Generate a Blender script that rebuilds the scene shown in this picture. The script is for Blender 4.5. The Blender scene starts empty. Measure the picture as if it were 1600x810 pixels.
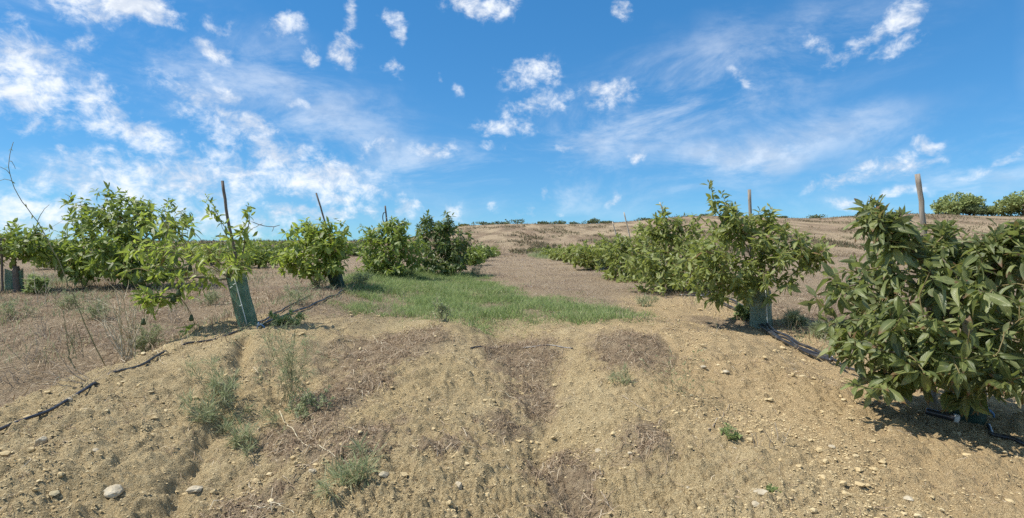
import bpy, math
import numpy as np
from mathutils import Matrix, Vector, Quaternion

# ------------------------------------------------------------------ camera, sky, sun, exposure
SC = bpy.context.scene
COL = SC.collection
EYE = 1.6
FPX = 888.9                                    # focal length in photograph pixels (20 mm on 36 mm)
cam_d = bpy.data.cameras.new('camera'); cam = bpy.data.objects.new('camera', cam_d); COL.objects.link(cam)
cam_d.lens = 20.0; cam_d.sensor_width = 36.0; cam_d.clip_start = 0.05; cam_d.clip_end = 3000
cam.location = (0, 0, EYE); cam.rotation_euler = (math.radians(90), 0, 0)
SC.camera = cam

SUN_EL = math.radians(56)
SUN_AZ = math.atan2(-0.97, -0.14)               # from the left
sun_dir = Vector((math.sin(SUN_AZ) * math.cos(SUN_EL), math.cos(SUN_AZ) * math.cos(SUN_EL), math.sin(SUN_EL)))
sl = bpy.data.lights.new('sun', 'SUN'); sl.energy = 3.5; sl.angle = math.radians(0.55); sl.color = (1.0, 0.955, 0.88)
so = bpy.data.objects.new('sun', sl); COL.objects.link(so)
so.rotation_euler = sun_dir.to_track_quat('Z', 'Y').to_euler(); so.location = (-8, 6, 14)

SC.view_settings.view_transform = 'Standard'; SC.view_settings.look = 'None'
SC.view_settings.exposure = 0.72; SC.view_settings.gamma = 1.0; SC.view_settings.use_curve_mapping = False

SC.cycles.max_bounces = 6; SC.cycles.diffuse_bounces = 3; SC.cycles.glossy_bounces = 2; SC.cycles.transmission_bounces = 3; SC.cycles.transparent_max_bounces = 8
SC.cycles.use_denoising = False
SC.cycles.caustics_reflective = False; SC.cycles.caustics_refractive = False
SKY_STRENGTH = 0.0865
W = bpy.data.worlds.new('World'); SC.world = W; W.use_nodes = True
W.cycles.sampling_method = 'MANUAL'; W.cycles.sample_map_resolution = 256
wn, wl = W.node_tree.nodes, W.node_tree.links
wn.clear()


def N(tree_nodes, kind, **kw):
    n = tree_nodes.new(kind)
    for k, v in kw.items():
        setattr(n, k, v)
    return n


def world_sky():
    def node(kind, **kw): return N(wn, kind, **kw)
    def lk(a, b): wl.new(a, b)
    def math_(op, a, b=None, c=None, clamp=False):
        m = node('ShaderNodeMath', operation=op); m.use_clamp = clamp
        for i, v in enumerate((a, b, c)):
            if v is None: continue
            if isinstance(v, (int, float)): m.inputs[i].default_value = v
            else: lk(v, m.inputs[i])
        return m.outputs[0]
    out = node('ShaderNodeOutputWorld'); bg = node('ShaderNodeBackground'); bg.inputs[1].default_value = SKY_STRENGTH
    sky = node('ShaderNodeTexSky', sky_type='NISHITA')
    sky.sun_disc = False; sky.sun_elevation = SUN_EL; sky.sun_rotation = SUN_AZ
    sky.altitude = 600; sky.air_density = 1.0; sky.dust_density = 0.0; sky.ozone_density = 3.0
    hs = node('ShaderNodeHueSaturation'); hs.inputs['Saturation'].default_value = 1.30; hs.inputs['Value'].default_value = 1.0
    lk(sky.outputs[0], hs.inputs['Color'])
    gm_ = node('ShaderNodeGamma'); lk(hs.outputs[0], gm_.inputs[0]); gm_.inputs[1].default_value = 0.62
    tint = node('ShaderNodeMix', data_type='RGBA', blend_type='MULTIPLY'); tint.inputs['Factor'].default_value = 1.0; lk(gm_.outputs[0], tint.inputs['A']); tint.inputs['B'].default_value = (.75, 1.40, 1.90, 1)
    tc = node('ShaderNodeTexCoord'); sep = node('ShaderNodeSeparateXYZ'); lk(tc.outputs['Generated'], sep.inputs[0])
    az = math_('ARCTAN2', sep.outputs[0], sep.outputs[1]); el = math_('ARCSINE', sep.outputs[2])
    q = node('ShaderNodeCombineXYZ'); lk(az, q.inputs[0]); lk(el, q.inputs[1])
    # noises on the sky dome (direction space)
    def noise(vec, scale, detail, rough, sx=1.0, sy=1.0, dist=0.0, rot=0.0):
        mp = node('ShaderNodeMapping'); mp.inputs['Scale'].default_value = (sx, sy, 1); mp.inputs['Rotation'].default_value = (0, 0, rot)
        lk(vec, mp.inputs[0])
        n = node('ShaderNodeTexNoise', noise_dimensions='2D'); n.inputs['Scale'].default_value = scale; n.inputs['Detail'].default_value = detail
        n.inputs['Roughness'].default_value = rough; n.inputs['Distortion'].default_value = dist
        lk(mp.outputs[0], n.inputs['Vector'])
        return n
    nb = noise(q.outputs[0], 26, 7, 0.66, 1.0, 1.35, 0.3)        # puffs
    nw = noise(q.outputs[0], 9, 3, 0.55)                         # warps the cloud outlines
    nc = noise(q.outputs[0], 7, 7, 0.66, 0.6, 1.6, 0.35, -0.3) # streaked veil
    ns = noise(q.outputs[0], 60, 4, 0.6, 1.0, 1.3)               # fine curls
    # warped position
    sb = node('ShaderNodeVectorMath', operation='SUBTRACT'); lk(nw.outputs['Color'], sb.inputs[0]); sb.inputs[1].default_value = (0.5, 0.5, 0.5)
    sc_ = node('ShaderNodeVectorMath', operation='SCALE'); lk(sb.outputs[0], sc_.inputs[0]); sc_.inputs['Scale'].default_value = 0.075
    ad = node('ShaderNodeVectorMath', operation='ADD'); lk(q.outputs[0], ad.inputs[0]); lk(sc_.outputs[0], ad.inputs[1])
    flat = node('ShaderNodeVectorMath', operation='MULTIPLY'); lk(ad.outputs[0], flat.inputs[0]); flat.inputs[1].default_value = (1, 1, 0)
    def blobs(lst, soft, grow=1.0):
        acc = None
        for (px, py, rx, ry, rot, st) in lst:
            t = (px - 800) / FPX; h = math.sqrt(1 + t * t)
            a = math.atan(t); e = math.atan((405 - py) / FPX / h)
            mp = node('ShaderNodeMapping', vector_type='TEXTURE')
            mp.inputs['Location'].default_value = (a, e, 0); mp.inputs['Rotation'].default_value = (0, 0, math.radians(rot))
            mp.inputs['Scale'].default_value = (rx * grow / FPX / (h ** 1.6), ry * grow / FPX / h, 1)
            lk(flat.outputs[0], mp.inputs[0])
            ln = node('ShaderNodeVectorMath', operation='LENGTH'); lk(mp.outputs[0], ln.inputs[0])
            mr = node('ShaderNodeMapRange', interpolation_type='SMOOTHSTEP'); mr.clamp = True
            lk(ln.outputs['Value'], mr.inputs[0]); mr.inputs[1].default_value = soft; mr.inputs[2].default_value = 1.45
            mr.inputs[3].default_value = st; mr.inputs[4].default_value = 0.0
            acc = mr.outputs[0] if acc is None else math_('MAXIMUM', acc, mr.outputs[0])
        return acc
    puffs = [(175, 2, 85, 34, 0, 1.25), (35, 120, 90, 62, -25, 1.0), (150, 150, 75, 40, -45, .72), (205, 205, 70, 34, -30, .85),
             (262, 235, 60, 26, -25, .68), (330, 72, 24, 15, -25, .9), (343, 28, 18, 10, -20, .7), (440, 42, 30, 22, 0, .95), (487, 88, 17, 17, 0, .9),
             (551, 25, 15, 20, 0, .85), (547, 74, 19, 26, 0, .95), (616, 34, 15, 14, 0, .85), (621, 62, 12, 14, 0, .85),
             (330, 120, 14, 10, -40, .7), (358, 148, 26, 18, -45, .85), (750, 6, 44, 20, 0, 1.1), (965, 12, 15, 15, 0, .9),
             (425, 235, 110, 32, -28, .82), (500, 282, 110, 30, -8, .95), (370, 270, 140, 30, -6, .75), (250, 285, 200, 42, 3, .78), (330, 205, 60, 24, -35, .7), (300, 160, 60, 30, -30, .5),
             (90, 345, 180, 42, 2, .9), (330, 345, 170, 26, 0, .72), (500, 332, 80, 17, 0, .8), (100, 240, 22, 11, 0, .6), (190, 190, 24, 14, 0, .8),
             (675, 233, 32, 17, 0, .9), (585, 228, 30, 18, 20, .55), (780, 196, 42, 17, -6, .85), (832, 108, 36, 24, 0, .82), (840, 165, 46, 20, 15, .72), (942, 150, 42, 20, -10, .8),
             (872, 222, 20, 9, 0, .75), (1007, 248, 12, 11, 35, .85), (770, 228, 15, 9, 0, .6), (640, 325, 20, 14, 0, .85), (715, 338, 16, 14, 0, .6), (820, 332, 13, 13, 0, .7), (847, 296, 9, 8, 0, .6), (955, 322, 10, 10, 0, .75), (878, 327, 9, 9, 0, .6), (775, 326, 10, 9, 0, .55),
             (1412, 28, 40, 17, 8, .8), (1350, 62, 62, 17, 22, .72), (1290, 72, 30, 12, -15, .6), (1400, 74, 30, 16, 35, .65), (1150, 118, 30, 10, -15, .55),
             (1456, 218, 30, 15, -6, .88), (1390, 262, 80, 16, 18, .72), (1310, 286, 40, 11, 12, .65), (1412, 300, 26, 10, 0, .7), (1325, 318, 34, 11, 0, .72), (1550, 260, 50, 8, 4, .6),
             (470, 165, 14, 12, 0, .5), (610, 118, 9, 8, 0, .6), (682, 122, 8, 7, 0, .5), (710, 150, 11, 9, -20, .55), (120, 60, 22, 20, -30, .55)]
    veils = [(1050, 165, 330, 85, 14, .62), (1190, 235, 230, 50, 8, .7), (900, 290, 330, 50, 0, .5), (660, 260, 220, 55, 0, .6), (450, 170, 300, 90, -20, .55),
             (200, 300, 300, 60, 0, .45), (1500, 270, 260, 70, 5, .55), (100, 60, 180, 60, -20, .4), (1300, 330, 500, 40, 0, .2), (760, 340, 500, 40, 0, .2)]
    mp_ = blobs(puffs, 0.1, 1.22); mv = blobs(veils, 0.0)
    # the sky goes on outside the frame with the same kind of scattered cloud
    gen = noise(q.outputs[0], 4.0, 2, 0.5)
    a_abs = math_('ABSOLUTE', az)
    wide = node('ShaderNodeMapRange'); lk(a_abs, wide.inputs[0]); wide.inputs[1].default_value = 0.72; wide.inputs[2].default_value = 0.85
    high = node('ShaderNodeMapRange'); lk(el, high.inputs[0]); high.inputs[1].default_value = 0.44; high.inputs[2].default_value = 0.55
    away = math_('MAXIMUM', wide.outputs[0], high.outputs[0])
    gm = node('ShaderNodeMapRange'); lk(gen.outputs['Fac'], gm.inputs[0]); gm.inputs[1].default_value = 0.5; gm.inputs[2].default_value = 0.72; gm.inputs[4].default_value = 0.85
    mp_ = math_('MAXIMUM', mp_, math_('MULTIPLY', gm.outputs[0], away))
    mv = math_('MAXIMUM', mv, math_('MULTIPLY', away, 0.45))
    n1 = math_('MULTIPLY_ADD', math_('SUBTRACT', nb.outputs['Fac'], 0.5), 2.0, math_('MULTIPLY', math_('SUBTRACT', ns.outputs['Fac'], 0.5), 1.0))
    d1 = math_('ADD', math_('MULTIPLY', mp_, 1.1), n1)
    p = node('ShaderNodeMapRange', interpolation_type='SMOOTHSTEP'); lk(d1, p.inputs[0]); p.inputs[1].default_value = 0.12; p.inputs[2].default_value = 1.55; p.inputs[4].default_value = 0.97
    pm = math_('MULTIPLY', p.outputs[0], node_gate(wn, wl, mp_))
    v1 = node('ShaderNodeMapRange', interpolation_type='SMOOTHSTEP'); lk(nc.outputs['Fac'], v1.inputs[0]); v1.inputs[1].default_value = 0.34; v1.inputs[2].default_value = 0.75
    vv = math_('MULTIPLY', math_('MULTIPLY', v1.outputs[0], mv), 0.92)
    # 1-(1-a)(1-b)
    cov = math_('SUBTRACT', 1.0, math_('MULTIPLY', math_('SUBTRACT', 1.0, pm), math_('SUBTRACT', 1.0, vv)))
    mix = node('ShaderNodeMix', data_type='RGBA'); lk(cov, mix.inputs['Factor']); lk(tint.outputs['Result'], mix.inputs['A'])
    sh = noise(q.outputs[0], 13, 4, 0.6, 1.0, 1.5)
    shr = node('ShaderNodeMapRange', interpolation_type='SMOOTHSTEP'); lk(math_('ADD', sh.outputs['Fac'], math_('MULTIPLY', math_('SUBTRACT', nb.outputs['Fac'], 0.5), 0.5)), shr.inputs[0]); shr.inputs[1].default_value = 0.38; shr.inputs[2].default_value = 0.62
    cc = node('ShaderNodeMix', data_type='RGBA'); lk(shr.outputs[0], cc.inputs['Factor']); cc.inputs['A'].default_value = (5.3, 5.8, 6.6, 1); cc.inputs['B'].default_value = (7.2, 7.5, 7.9, 1)
    lk(cc.outputs['Result'], mix.inputs['B'])
    lk(mix.outputs['Result'], bg.inputs[0]); lk(bg.outputs[0], out.inputs[0])


def node_gate(nodes, links, sock):
    """0 where a cloud mask is absent, so noise alone never makes cloud"""
    m = nodes.new('ShaderNodeMapRange'); links.new(sock, m.inputs[0]); m.inputs[1].default_value = 0.02; m.inputs[2].default_value = 0.35
    return m.outputs[0]


world_sky()
R = np.random.default_rng(11)

# ------------------------------------------------------------------ noise and terrain
def _h(ix, iy, seed):
    n = (ix.astype(np.int64) * 374761393 + iy.astype(np.int64) * 668265263 + seed * 974634777) & 0xFFFFFFFF
    n = ((n ^ (n >> 13)) * 1274126177) & 0xFFFFFFFF
    n = (n ^ (n >> 16)) & 0xFFFFFFFF
    return n / 4294967295.0 * 2 * math.pi


def noise2(x, y, seed=0):
    ix, iy = np.floor(x), np.floor(y); fx, fy = x - ix, y - iy
    u, v = fx * fx * fx * (fx * (fx * 6 - 15) + 10), fy * fy * fy * (fy * (fy * 6 - 15) + 10)
    def g(dx, dy):
        a = _h(ix + dx, iy + dy, seed); return np.cos(a) * (fx - dx) + np.sin(a) * (fy - dy)
    a = g(0, 0); b = g(1, 0); c = g(0, 1); d = g(1, 1)
    return ((a + (b - a) * u) + ((c + (d - c) * u) - (a + (b - a) * u)) * v) * 1.5


def fbm(x, y, seed=0, octv=4, gain=0.5):
    s = 0.0; a = 1.0; f = 1.0
    for o in range(octv):
        s = s + a * noise2(x * f, y * f, seed + o * 7); a *= gain; f *= 2.03
    return s


def sstep(a, b, x):
    t = np.clip((x - a) / (b - a), 0, 1); return t * t * (3 - 2 * t)


_D = np.array([-50, 0, 3, 5, 6.3, 7.3, 9, 12, 17, 24, 30, 40, 60, 90, 112, 128, 150, 220, 600.])
_Z = np.array([-3.0, .0, .23, .51, .69, .745, .79, .90, 1.12, 1.36, 1.55, 1.98, 3.5, 6.3, 8.3, 8.9, 8.4, 2.0, -30.])
_LD = np.array([-50, 0, 3.0, 3.7, 5.2, 6.8, 8.5, 10.9, 14, 16.5, 24, 40.])
_LZ = np.array([-2.8, .12, .38, .49, .62, .77, .92, 1.07, 1.18, 1.22, 1.40, 1.98])
_RD = np.array([-50, 0, 3.0, 3.8, 4.3, 6, 8.3, 11, 13, 16, 24, 40.])
_RZ = np.array([-3.0, .05, .28, .335, .37, .45, .61, .84, .92, 1.08, 1.36, 1.98])


def smooth_interp(d, xs, zs):
    """cubic interpolation through the profile without kinks"""
    h = np.diff(xs); dl = np.diff(zs) / h; m = np.empty(len(xs)); m[0], m[-1] = dl[0], dl[-1]
    m[1:-1] = (dl[:-1] * h[1:] + dl[1:] * h[:-1]) / (h[:-1] + h[1:])
    d = np.clip(d, xs[0], xs[-1]); i = np.clip(np.searchsorted(xs, d, side='right') - 1, 0, len(xs) - 2)
    t = (d - xs[i]) / h[i]; t2, t3 = t * t, t * t * t
    return (2 * t3 - 3 * t2 + 1) * zs[i] + (t3 - 2 * t2 + t) * h[i] * m[i] + (3 * t2 - 2 * t3) * zs[i + 1] + (t3 - t2) * h[i] * m[i + 1]


def H0(x, y):
    x = np.asarray(x, float); y = np.asarray(y, float)
    lane = smooth_interp(y, _D, _Z)
    near = sstep(45, 25, y)
    L = smooth_interp(y, _LD, _LZ); Rr = smooth_interp(y, _RD, _RZ)
    wob = .25 * noise2(y * .35, x * 0 + 3.3, 5)
    gl = np.exp(-((x + 3.35 + wob) / 1.05) ** 2); gr = np.exp(-((x - 3.45 + wob) / 1.15) ** 2)
    z = lane + near * (gl * (L - lane) + gr * (Rr - lane))
    nf = sstep(11, 5, y)
    z = z - near * nf * .38 * sstep(-3.55, -4.5, x) - near * nf * .20 * sstep(3.8, 4.8, x)
    z = z + sstep(8.2, 6.4, y) * sstep(0, 2.0, y) * (.05 * np.exp(-((x - 1.35) / .6) ** 2) + .06 * np.exp(-((x - 2.4) / .6) ** 2) + .07 * np.exp(-((x + 2.7) / .55) ** 2) - .13 * np.exp(-((x - .2 + .12 * (y - 5)) / .42) ** 2) + .04 * np.exp(-((x + .8) / .45) ** 2) - .10 * np.exp(-((x + 1.75) / .5) ** 2))
    # the hill is lower towards the left and a little higher to the right
    t = x / np.maximum(np.abs(y), 1.0)
    hl = sstep(-.30, -.07, t); far = sstep(40, 100, y)
    z = z - (1 - hl) * far * np.clip(lane - 3.0, 0, 99)
    z = z + far * hl * sstep(160, 120, y) * (1.5 * sstep(.05, .32, t) + .5 * sstep(.4, .85, t) + .25 * np.sin(t * 19 + 1))
    z = z + far * .12 * noise2(x * .025, y * .02, 9)
    z = z + near * (.035 * noise2(x * .9, y * .9, 21) + .03 * noise2(x * .45 + 4, y * .45, 22))
    return z


def G(px, py, h=None, y0=1.6, y1=170.0):
    """the point of the ground that the photograph shows at pixel (px, py)"""
    h = h or H0
    ys = np.exp(np.linspace(math.log(y0), math.log(y1), 1500))
    xs = (px - 800) / FPX * ys; zs = EYE - (py - 405) / FPX * ys
    hit = np.nonzero(zs <= h(xs, ys))[0]
    i = hit[0] if len(hit) else len(ys) - 1
    return float(xs[i]), float(ys[i])


def at(px, py, d):
    return Vector(((px - 800) / FPX * d, d, EYE - (py - 405) / FPX * d))


def gpath(pts): return np.array([G(a, b) for a, b in pts])


def seg_dist(x, y, path):
    best = np.full(np.shape(x), 1e9)
    for (ax, ay), (bx, by) in zip(path[:-1], path[1:]):
        dx, dy = bx - ax, by - ay; t = np.clip(((x - ax) * dx + (y - ay) * dy) / (dx * dx + dy * dy + 1e-9), 0, 1)
        best = np.minimum(best, np.hypot(x - ax - t * dx, y - ay - t * dy))
    return best


RUT1 = gpath([(384, 528), (376, 560), (368, 610), (345, 665), (325, 700), (290, 755), (262, 812)])
RUT2 = gpath([(878, 548), (862, 610), (850, 660), (842, 700), (862, 745), (905, 800)])
RUT3 = gpath([(540, 640), (505, 680), (520, 740)])


def ruts(x, y):
    s = sstep(9.5, 7.5, y)
    a = seg_dist(x + .03 * noise2(x * 6, y * 6, 31), y, RUT1); b = seg_dist(x + .06 * noise2(x * 3, y * 3, 33), y, RUT2)
    z = -(.045 + .045 * sstep(4.5, 6, y)) * np.exp(-(a / .06) ** 2) + .02 * np.exp(-((a - .17) / .08) ** 2)
    z = z - .05 * np.exp(-(b / .10) ** 2)
    return z * s


def right_top(x, y):
    """the bare crest of the right bank"""
    n = .35 * noise2(x * 1.7, y * 1.7, 46)
    return sstep(1.5, 2.2, x + n - .09 * (y - 8)) * sstep(4.4, 3.7, x + n) * sstep(12.2, 10.6, y + n)


def bare(x, y):
    """1 on bare crumbly soil, 0 under the grass"""
    w = .5 * noise2(x * 1.1, y * 1.1, 44)
    return np.maximum(sstep(9.2, 7.0, y + w), right_top(x, y))


def H(x, y, fine=0.0):
    """the ground's height; fine = local mesh spacing, details below it are left out"""
    x = np.asarray(x, float); y = np.asarray(y, float)
    z = H0(x, y) + ruts(x, y)
    rough = np.clip(.45 + .55 * bare(x, y) + .25 * noise2(x * .8, y * .8, 51), .2, 1.2) * sstep(40, 18, y)
    for lam, amp, sd in ((.55, .026, 61), (.26, .022, 62), (.13, .024, 63), (.07, .026, 64), (.038, .028, 65)):
        wgt = sstep(1.6, 3.2, lam / np.maximum(fine, 1e-3))
        n = noise2(x / lam, y / lam, sd)
        z = z + amp * rough * wgt * (n + .5 * np.maximum(n, 0) if lam > .1 else np.abs(n) * 1.6 - .35)
    return z


def hz(x, y): return float(H(np.array([x]), np.array([y]), .03)[0])


def ell(x, y, cx, cy, rx, ry, soft=.5):
    return sstep(1.0 + soft, 1.0 - soft, np.hypot((x - cx) / rx, (y - cy) / ry))


# dry thatch patches and green patches on the near bank, placed on the ground
def gell(px, py, rpx, dy):
    x, y = G(px, py); return (x, y, rpx / FPX * y, dy)


THATCH = [gell(605, 545, 95, .75), gell(540, 615, 60, .55), gell(480, 675, 62, .4), gell(815, 560, 60, .75), gell(835, 620, 42, .5), gell(790, 665, 32, .2),
          gell(880, 745, 50, .34), gell(900, 790, 40, .2), gell(985, 545, 60, .7), gell(560, 690, 60, .3), gell(1010, 690, 42, .3), gell(1130, 505, 60, .5), gell(700, 700, 40, .12), gell(395, 800, 60, .2)]
GREEN_PATH = np.array([(.2, 7.15), (-.1, 8.2), (-.7, 9.8), (-1.5, 11.5), (-2.2, 13.6), (-2.6, 16.0)])


def m_thatch(x, y):
    m = np.zeros(np.shape(x)); n = .35 * noise2(x * 3.1, y * 3.1, 71) + .45 * noise2(x * 8.3, y * 8.3, 72)
    for (cx, cy, rx, ry) in THATCH: m = np.maximum(m, ell(x + n * .3, y + n * .3, cx, cy, rx, ry, .45))
    return m


def m_green(x, y):
    n = .8 * fbm(x * 1.1, y * 1.1, 81, 3)
    d = seg_dist(x, y, GREEN_PATH)
    w = 1.95
    return sstep(w + .35, w - .75, d + n) * sstep(6.7, 7.9, y + n * .8)


def m_field(x, y):
    """dry grass cover beyond the bank and outside the tree rows"""
    n = fbm(x * .7, y * .7, 91, 3)
    a = sstep(7.0, 8.6, y + .8 * n)
    b = np.maximum(sstep(-3.9, -4.6, x + .3 * n), sstep(4.1, 5.0, x + .3 * n) * .75)
    return np.clip(np.maximum(a, b), 0, 1) * (1 - .92 * right_top(x, y))


# ------------------------------------------------------------------ mesh and object helpers
def link(o, parent=None):
    COL.objects.link(o)
    if parent is not None: o.parent = parent
    return o


def tag(o, label=None, cat=None, group=None, kind=None):
    if label: o['label'] = label
    if cat: o['category'] = cat
    if group: o['group'] = group
    if kind: o['kind'] = kind
    return o


def mesh_np(name, verts, faces, mat, smooth=True, attrs=None, uv=None):
    """verts (n,3); faces (m,k) equal-sided; attrs {name: per-vertex floats}; uv per vertex"""
    verts = np.ascontiguousarray(verts, np.float32); faces = np.ascontiguousarray(faces, np.int32)
    me = bpy.data.meshes.new(name); nv, nf, k = len(verts), len(faces), faces.shape[1]
    me.vertices.add(nv); me.vertices.foreach_set('co', verts.ravel())
    me.loops.add(nf * k); me.loops.foreach_set('vertex_index', faces.ravel())
    me.polygons.add(nf); me.polygons.foreach_set('loop_start', np.arange(0, nf * k, k, dtype=np.int32))
    me.polygons.foreach_set('use_smooth', np.full(nf, smooth, bool))
    if attrs:
        for a, v in attrs.items():
            at_ = me.attributes.new(a, 'FLOAT', 'POINT'); at_.data.foreach_set('value', np.ascontiguousarray(v, np.float32))
    if uv is not None:
        l = me.uv_layers.new(name='UVMap'); l.data.foreach_set('uv', np.ascontiguousarray(uv[faces.ravel()], np.float32).ravel())
    me.update(calc_edges=True)
    if mat: me.materials.append(mat)
    return me


def obj(name, me, parent=None): return link(bpy.data.objects.new(name, me), parent)


def empty(name, loc):
    o = bpy.data.objects.new(name, None); o.empty_display_size = .1; o.location = loc
    return link(o)


def tri(faces):
    faces = np.asarray(faces); return np.concatenate([faces[:, [0, 1, 2]], faces[:, [0, 2, 3]]])


def tube(pts, rad, sides=6, cap=True, twist=0.0, jitter=0.0, rng=None):
    """verts and quads of a tube along pts"""
    pts = np.asarray(pts, float); n = len(pts); rad = np.broadcast_to(np.asarray(rad, float), (n,))
    tan = np.gradient(pts, axis=0); tan /= np.linalg.norm(tan, axis=1, keepdims=True) + 1e-9
    ref = np.array([0, 0, 1.]) if abs(tan[0][2]) < .9 else np.array([1., 0, 0])
    V = []
    a = np.linspace(0, 2 * math.pi, sides, endpoint=False)
    for i in range(n):
        u = np.cross(ref, tan[i]); u /= np.linalg.norm(u) + 1e-9; v = np.cross(tan[i], u); ref = np.cross(u, tan[i]) * -1 if False else ref
        r = rad[i] * (1 + (jitter * rng.normal(size=sides) if jitter else 0))
        V.append(pts[i] + (np.cos(a + twist * i) * r)[:, None] * u + (np.sin(a + twist * i) * r)[:, None] * v)
    V = np.concatenate(V)
    i, j = np.meshgrid(np.arange(n - 1), np.arange(sides), indexing='ij'); i = i.ravel(); j = j.ravel(); k = (j + 1) % sides
    F = np.stack([i * sides + j, i * sides + k, (i + 1) * sides + k, (i + 1) * sides + j], 1)
    if cap:
        c0, c1 = len(V), len(V) + 1
        V = np.concatenate([V, pts[:1], pts[-1:]])
        j = np.arange(sides); k = (j + 1) % sides
        F = np.concatenate([F, np.stack([j * 0 + c0, k, j, j], 1), np.stack([j * 0 + c1, (n - 1) * sides + j, (n - 1) * sides + k, (n - 1) * sides + k], 1)])
    return V, F


class Bag:
    """collects quads/tris as triangles into one mesh"""
    def __init__(s): s.v = []; s.f = []; s.n = 0
    def add(s, V, F):
        F = np.asarray(F)
        if F.shape[1] == 4:
            T = tri(F); T = T[(T[:, 0] != T[:, 1]) & (T[:, 1] != T[:, 2]) & (T[:, 0] != T[:, 2])]
        else: T = F
        s.v.append(np.asarray(V, float)); s.f.append(T + s.n); s.n += len(V); return s
    def mesh(s, name, mat, off=None, smooth=True):
        V = np.concatenate(s.v)
        if off is not None: V = V - np.asarray(off)
        return mesh_np(name, V, np.concatenate(s.f), mat, smooth)


# ------------------------------------------------------------------ materials
def mat_new(name):
    m = bpy.data.materials.new(name); m.use_nodes = True
    nt = m.node_tree; nt.nodes.clear(); return m, nt.nodes, nt.links


class NB:
    def __init__(s, name): s.m, s.n, s.l = mat_new(name)
    def node(s, kind, **kw): return N(s.n, kind, **kw)
    def set(s, sock, v):
        if isinstance(v, bpy.types.NodeSocket): s.l.new(v, sock)
        elif isinstance(v, tuple) and len(v) == 3 and sock.type == 'RGBA': sock.default_value = (*v, 1)
        else: sock.default_value = v
    def math(s, op, a, b=None, c=None, clamp=False):
        m = s.node('ShaderNodeMath', operation=op); m.use_clamp = clamp
        for i, v in enumerate((a, b, c)):
            if v is not None: s.set(m.inputs[i], v)
        return m.outputs[0]
    def mix(s, f, a, b, mode='MIX'):
        m = s.node('ShaderNodeMix', data_type='RGBA', blend_type=mode)
        s.set(m.inputs['Factor'], f); s.set(m.inputs['A'], a); s.set(m.inputs['B'], b); return m.outputs['Result']
    def rng(s, v, a, b, c=0.0, d=1.0, smooth=True):
        m = s.node('ShaderNodeMapRange', interpolation_type='SMOOTHSTEP' if smooth else 'LINEAR')
        s.set(m.inputs[0], v)
        for i, q in enumerate((a, b, c, d)): m.inputs[i + 1].default_value = q
        return m.outputs[0]
    def noise(s, vec, scale, detail=4, rough=.55, dist=0., col=False):
        m = s.node('ShaderNodeTexNoise'); s.set(m.inputs['Vector'], vec); m.inputs['Scale'].default_value = scale
        m.inputs['Detail'].default_value = detail; m.inputs['Roughness'].default_value = rough; m.inputs['Distortion'].default_value = dist
        return m.outputs['Color' if col else 'Fac']
    def attr(s, name): return s.node('ShaderNodeAttribute', attribute_name=name).outputs['Fac']
    def ramp(s, f, stops):
        m = s.node('ShaderNodeValToRGB'); s.set(m.inputs[0], f); e = m.color_ramp.elements
        while len(e) < len(stops): e.new(.5)
        for el_, (p, c) in zip(e, stops): el_.position = p; el_.color = (*c, 1)
        return m.outputs[0]
    def pos(s): return s.node('ShaderNodeNewGeometry').outputs['Position']
    def objco(s): return s.node('ShaderNodeTexCoord').outputs['Object']
    def bump(s, h, strength=.5, dist=.01, normal=None):
        m = s.node('ShaderNodeBump'); m.inputs['Strength'].default_value = strength; m.inputs['Distance'].default_value = dist
        s.set(m.inputs['Height'], h)
        if normal is not None: s.set(m.inputs['Normal'], normal)
        return m.outputs[0]
    def principled(s, color, rough=.8, normal=None, spec=.3, **kw):
        p = s.node('ShaderNodeBsdfPrincipled'); s.set(p.inputs['Base Color'], color); s.set(p.inputs['Roughness'], rough)
        p.inputs['Specular IOR Level'].default_value = spec
        if normal is not None: s.set(p.inputs['Normal'], normal)
        for k, v in kw.items(): s.set(p.inputs[k], v)
        return p.outputs[0]
    def out(s, sh):
        o = s.node('ShaderNodeOutputMaterial'); s.l.new(sh, o.inputs[0]); return s.m


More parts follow.
